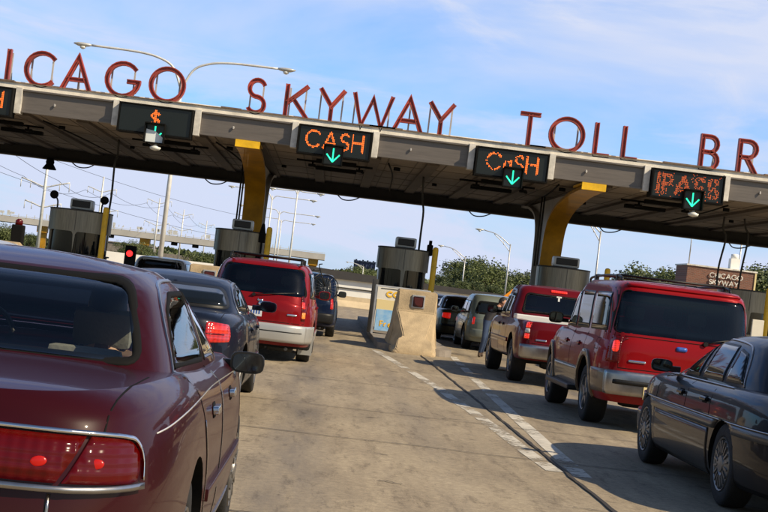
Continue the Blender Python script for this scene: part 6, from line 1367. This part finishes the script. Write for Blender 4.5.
S['panels'] = [('tail_lamp', rnd_poly([(0.815, 0.82), (0.965, 0.82), (0.965, 1.15), (0.815, 1.15)], 0.02), 'W', 'red lens', dict(both=True, off=0.012, thick=0.03, cell=0.05)),
    ('brake_light', rnd_poly([(0.83, 1.035), (0.955, 1.035), (0.955, 1.13), (0.83, 1.13)], 0.02), 'W', 'bright red glow', dict(both=True, off=0.018, thick=0.01)),
    ('brake_light', rnd_poly([(0.83, 0.84), (0.955, 0.84), (0.955, 0.93), (0.83, 0.93)], 0.02), 'W', 'bright red glow', dict(both=True, off=0.018, thick=0.01)),
    ('reversing_light', rnd_poly([(0.83, 0.945), (0.955, 0.945), (0.955, 1.02), (0.83, 1.02)], 0.02), 'W', 'clear lens', dict(both=True, off=0.018, thick=0.01)),
    ('bumper', rnd_poly([(-0.98, 0.50), (0.98, 0.50), (0.98, 0.73), (-0.98, 0.73)], 0.04), 'W', 'satin chrome', dict(off=0.10, thick=0.15)),
    ('third_brake_light', rnd_poly([(-0.16, 1.735), (0.16, 1.735), (0.16, 1.775), (-0.16, 1.775)], 0.01), 'B', 'bright red glow', dict(off=0.02, thick=0.03)),
    ('side_moulding', [(1.66, 0.70), (4.25, 0.70), (4.25, 0.78), (1.66, 0.78)], 'RL', 'dark red paint', dict(off=0.016, thick=0.02))]
S['glass'] = 'privacy glass'; S['see'] = 'BF'
pick, sfP = car('red_pickup', 'dark red pickup truck with stacked lit tail lamps in front of the red SUV', 'pickup truck', (4.50, 27.0, 0), R(0.3), S)
seat(pick, -0.42, 3.3, 0.52, 1.15, 0.26); seat(pick, 0.42, 3.3, 0.52, 1.15, 0.26)
badge(pick, sfP, 0.0, 1.0, 0.26, 0.08, 'black trim'); badge(pick, sfP, 0.58, 0.83, 0.2, 0.03); badge(pick, sfP, -0.58, 0.83, 0.2, 0.03)
handles(pick, sfP, (2.62, 3.25), 1.02, 'black trim', 0.2); plate(pick, -0.12, 0.60)
bm = NB(); bx(bm, (0, 1.80, 1.19), (1.74, 0.42, 0.12), bevel=0.02); bx(bm, (0, 1.80, 1.0), (1.5, 0.36, 0.3)); obj('tool_box', bm, 'white paint', pick)
bm = NB(); p, n = sfP.hit(0, 1.64, 'B'); bx(bm, (0.0, p.y-0.02, 1.66), (0.10, 0.01, 0.03)); bx(bm, (0.0, p.y-0.02, 1.62), (0.035, 0.01, 0.09)); obj('window_sticker', bm, 'white paint', pick)
bm = NB(); bx(bm, (0, 0.0, 0.42), (0.13, 0.3, 0.12), bevel=0.02); tube(bm, [(0.6, 0.9, 0.40), (0.62, 0.1, 0.38)], 0.035, 12); bx(bm, (0, 1.15, 0.40), (0.8, 0.25, 0.25), bevel=0.1); obj('tow_hitch', bm, 'dark steel', pick)
# ---- big black sedan at the right edge
S = sedan_spec(L=5.48, W=1.98, H=1.46, paint='black paint', rear_over=1.42, wb=2.94, deck=0.98, belt=0.965, hood=0.93, roof=(0.72, 1.35, 2.95, 4.1), Rw=0.345, nr=5, over={})
S['wheel'] = 'cap'; S['spokes'] = 18; S['rim_mat'] = 'hubcap'; S['N'] = 176; S['rim'] = 0.225; S['arch'] = 0.36; S['lift'] = 0.0
S['side_windows'] = [[(1.45, 1.01), (1.95, 1.005), (2.00, 1.31), (1.72, 1.27)], [(2.02, 1.0), (2.72, 0.995), (2.74, 1.34), (2.08, 1.33)], [(2.82, 0.995), (3.86, 0.98), (3.2, 1.30), (2.84, 1.34)]]
S['seams'] = [('RL', [(2.77, 0.98), (2.78, 0.30)]), ('RL', [(3.92, 0.98), (3.95, 0.6), (3.93, 0.3)]), ('RL', [(1.95, 0.98), (1.93, 0.80), (1.86, 0.56), (1.86, 0.3)]), ('B', [(-0.75, 0.88), (-0.72, 0.6), (0.72, 0.6), (0.75, 0.88)])]
S['panels'] = [('tail_lamp', rnd_poly([(0.62, 0.72), (0.98, 0.72), (0.98, 0.88), (0.62, 0.88)], 0.03), 'W', 'red lens', dict(both=True, off=0.01, thick=0.03)),
    ('tail_lamp_side', rnd_poly([(0.16, 0.72), (0.26, 0.72), (0.24, 0.87), (0.17, 0.87)], 0.02), 'RL', 'red lens', dict(off=0.008, thick=0.02)),
    ('side_moulding', strip_poly([(0.15, 0.655), (5.2, 0.655)], 0.085), 'RL', 'grey trim paint', dict(off=0.016, thick=0.03)),
    ('moulding_bead', strip_poly([(0.15, 0.70), (5.2, 0.70)], 0.010), 'RL', 'satin chrome', dict(off=0.022, thick=0.01)),
    ('lower_cladding', [(1.85, 0.21), (3.92, 0.21), (3.92, 0.60), (1.85, 0.60)], 'RL', 'charcoal paint', dict(off=0.006, thick=0.015)),
    ('lower_cladding', [(4.78, 0.26), (5.3, 0.26), (5.3, 0.50), (4.78, 0.50)], 'RL', 'grey trim paint', dict(off=0.01, thick=0.015)),
    ('bumper', rnd_poly([(-0.95, 0.26), (0.95, 0.26), (0.95, 0.52), (-0.95, 0.52)], 0.05), 'F', 'grey trim paint', dict(off=0.05, thick=0.08)),
    ('bumper', rnd_poly([(-0.95, 0.36), (0.95, 0.36), (0.95, 0.55), (-0.95, 0.55)], 0.05), 'W', 'charcoal paint', dict(off=0.04, thick=0.06)),
    ('window_trim', strip_poly([(1.56, 0.975), (3.95, 0.962)], 0.012), 'RL', 'satin chrome', dict(off=0.008, thick=0.01)),
    ('window_trim', strip_poly(cr([(1.42, 0.99), (1.66, 1.28), (2.0, 1.355), (2.8, 1.365), (3.25, 1.315), (3.9, 0.985)], 5), 0.012), 'RL', 'satin chrome', dict(off=0.008, thick=0.01)),
    ('head_lamp', rnd_poly([(0.50, 0.60), (0.90, 0.60), (0.90, 0.74), (0.50, 0.74)], 0.03), 'V', 'clear lens', dict(both=True, off=0.006, thick=0.03))]
S['mirrors'] = [(0.93, 3.62, 1.03, 'black paint', 0.21, 0.125)]
road, sfR = car('black_sedan', 'long black sedan with grey side moulding and wire-look hubcaps, nearest at the right edge', 'sedan', (4.36, 10.9, 0), R(0.3), S)
handles(road, sfR, (2.12, 2.98), 0.83, 'black paint', 0.2)
# ---- cars beyond the pickup and in the far-left lane
def wagon(paint, name, label, cat, loc, rz, L=4.7, W=1.74, H=1.50, group=None):
    S = tall_spec(L, W, H, paint, 0.94, 0.5, (3.7, 2.7), 2.65, 1.0, Rw=0.33, zb=0.22, hood=0.92, topw=0.78, nr=5)
    S['side_windows'] = [[(0.55, 1.02), (1.35, 1.0), (1.37, 1.37), (0.80, 1.36)], [(1.42, 1.0), (2.3, 0.99), (2.32, 1.38), (1.44, 1.37)], [(2.38, 0.99), (3.4, 0.98), (2.8, 1.34), (2.40, 1.38)]]
    S['rear_window'] = [(-0.68, 1.02), (0.68, 1.02), (0.57, 1.39), (-0.57, 1.39)]; S['windshield'] = [(-0.68, 1.0), (0.68, 1.0), (0.57, 1.37), (-0.57, 1.37)]
    S['seams'] = [('RL', [(1.40, 0.96), (1.48, 0.3)]), ('RL', [(2.35, 0.96), (2.35, 0.3)])]
    S['panels'] = basic_panels(W/2, 0.72, 0.92, paint)
    r, s = car(name, label, cat, loc, rz, S, group); plate(r, -0.04, 0.62); return r
wagon('silver green paint', 'silver_wagon', 'silver green wagon with one lit tail lamp, stopped ahead of the pickup beside the barrier', 'wagon', (4.76, 41.2, 0), 0, L=4.8, W=1.78, H=1.6)
S = sedan_spec(L=4.5, W=1.75, H=1.46, paint='bronze paint'); r, _ = car('bronze_sedan', 'dark bronze sedan just ahead of the silver green wagon in the right lane', 'sedan', (4.36, 47.0, 0), 0, S); plate(r, -0.02, 0.6)
S = sedan_spec(L=4.6, W=1.77, H=1.42, paint='charcoal paint'); r3, _ = car('dark_sedan', 'charcoal sedan at the head of the right lane, glimpsed between barrier and bronze sedan', 'sedan', (3.95, 53.4, 0), 0, S)
dup(r3, (-5.25, 56.0, 0), 0, 'charcoal sedan far down the left lane, only its roof showing beside the light pole')
wagon('silver paint', 'silver_estate_car', 'silver estate car showing over the roof of the maroon sedan at far left', 'estate car', (-4.35, 15.4, 0), R(-1.0), L=4.7, W=1.8, H=1.49)
S = tall_spec(4.9, 1.9, 1.55, 'white paint', 1.0, 0.22, (4.1, 3.2), 2.9, 1.0, Rw=0.34)
S['side_windows'] = [[(0.35, 1.05), (1.5, 1.04), (1.52, 1.40), (0.5, 1.40)], [(2.6, 1.04), (3.8, 1.02), (3.3, 1.38), (2.62, 1.40)]]; S['rear_window'] = [(-0.74, 1.06), (0.74, 1.06), (0.66, 1.42), (-0.66, 1.42)]
S['panels'] = basic_panels(0.95); car('white_van', 'low white van in the left lane, its roof just showing above the maroon sedan', 'van', (-5.4, 47.5, 0), 0, S)
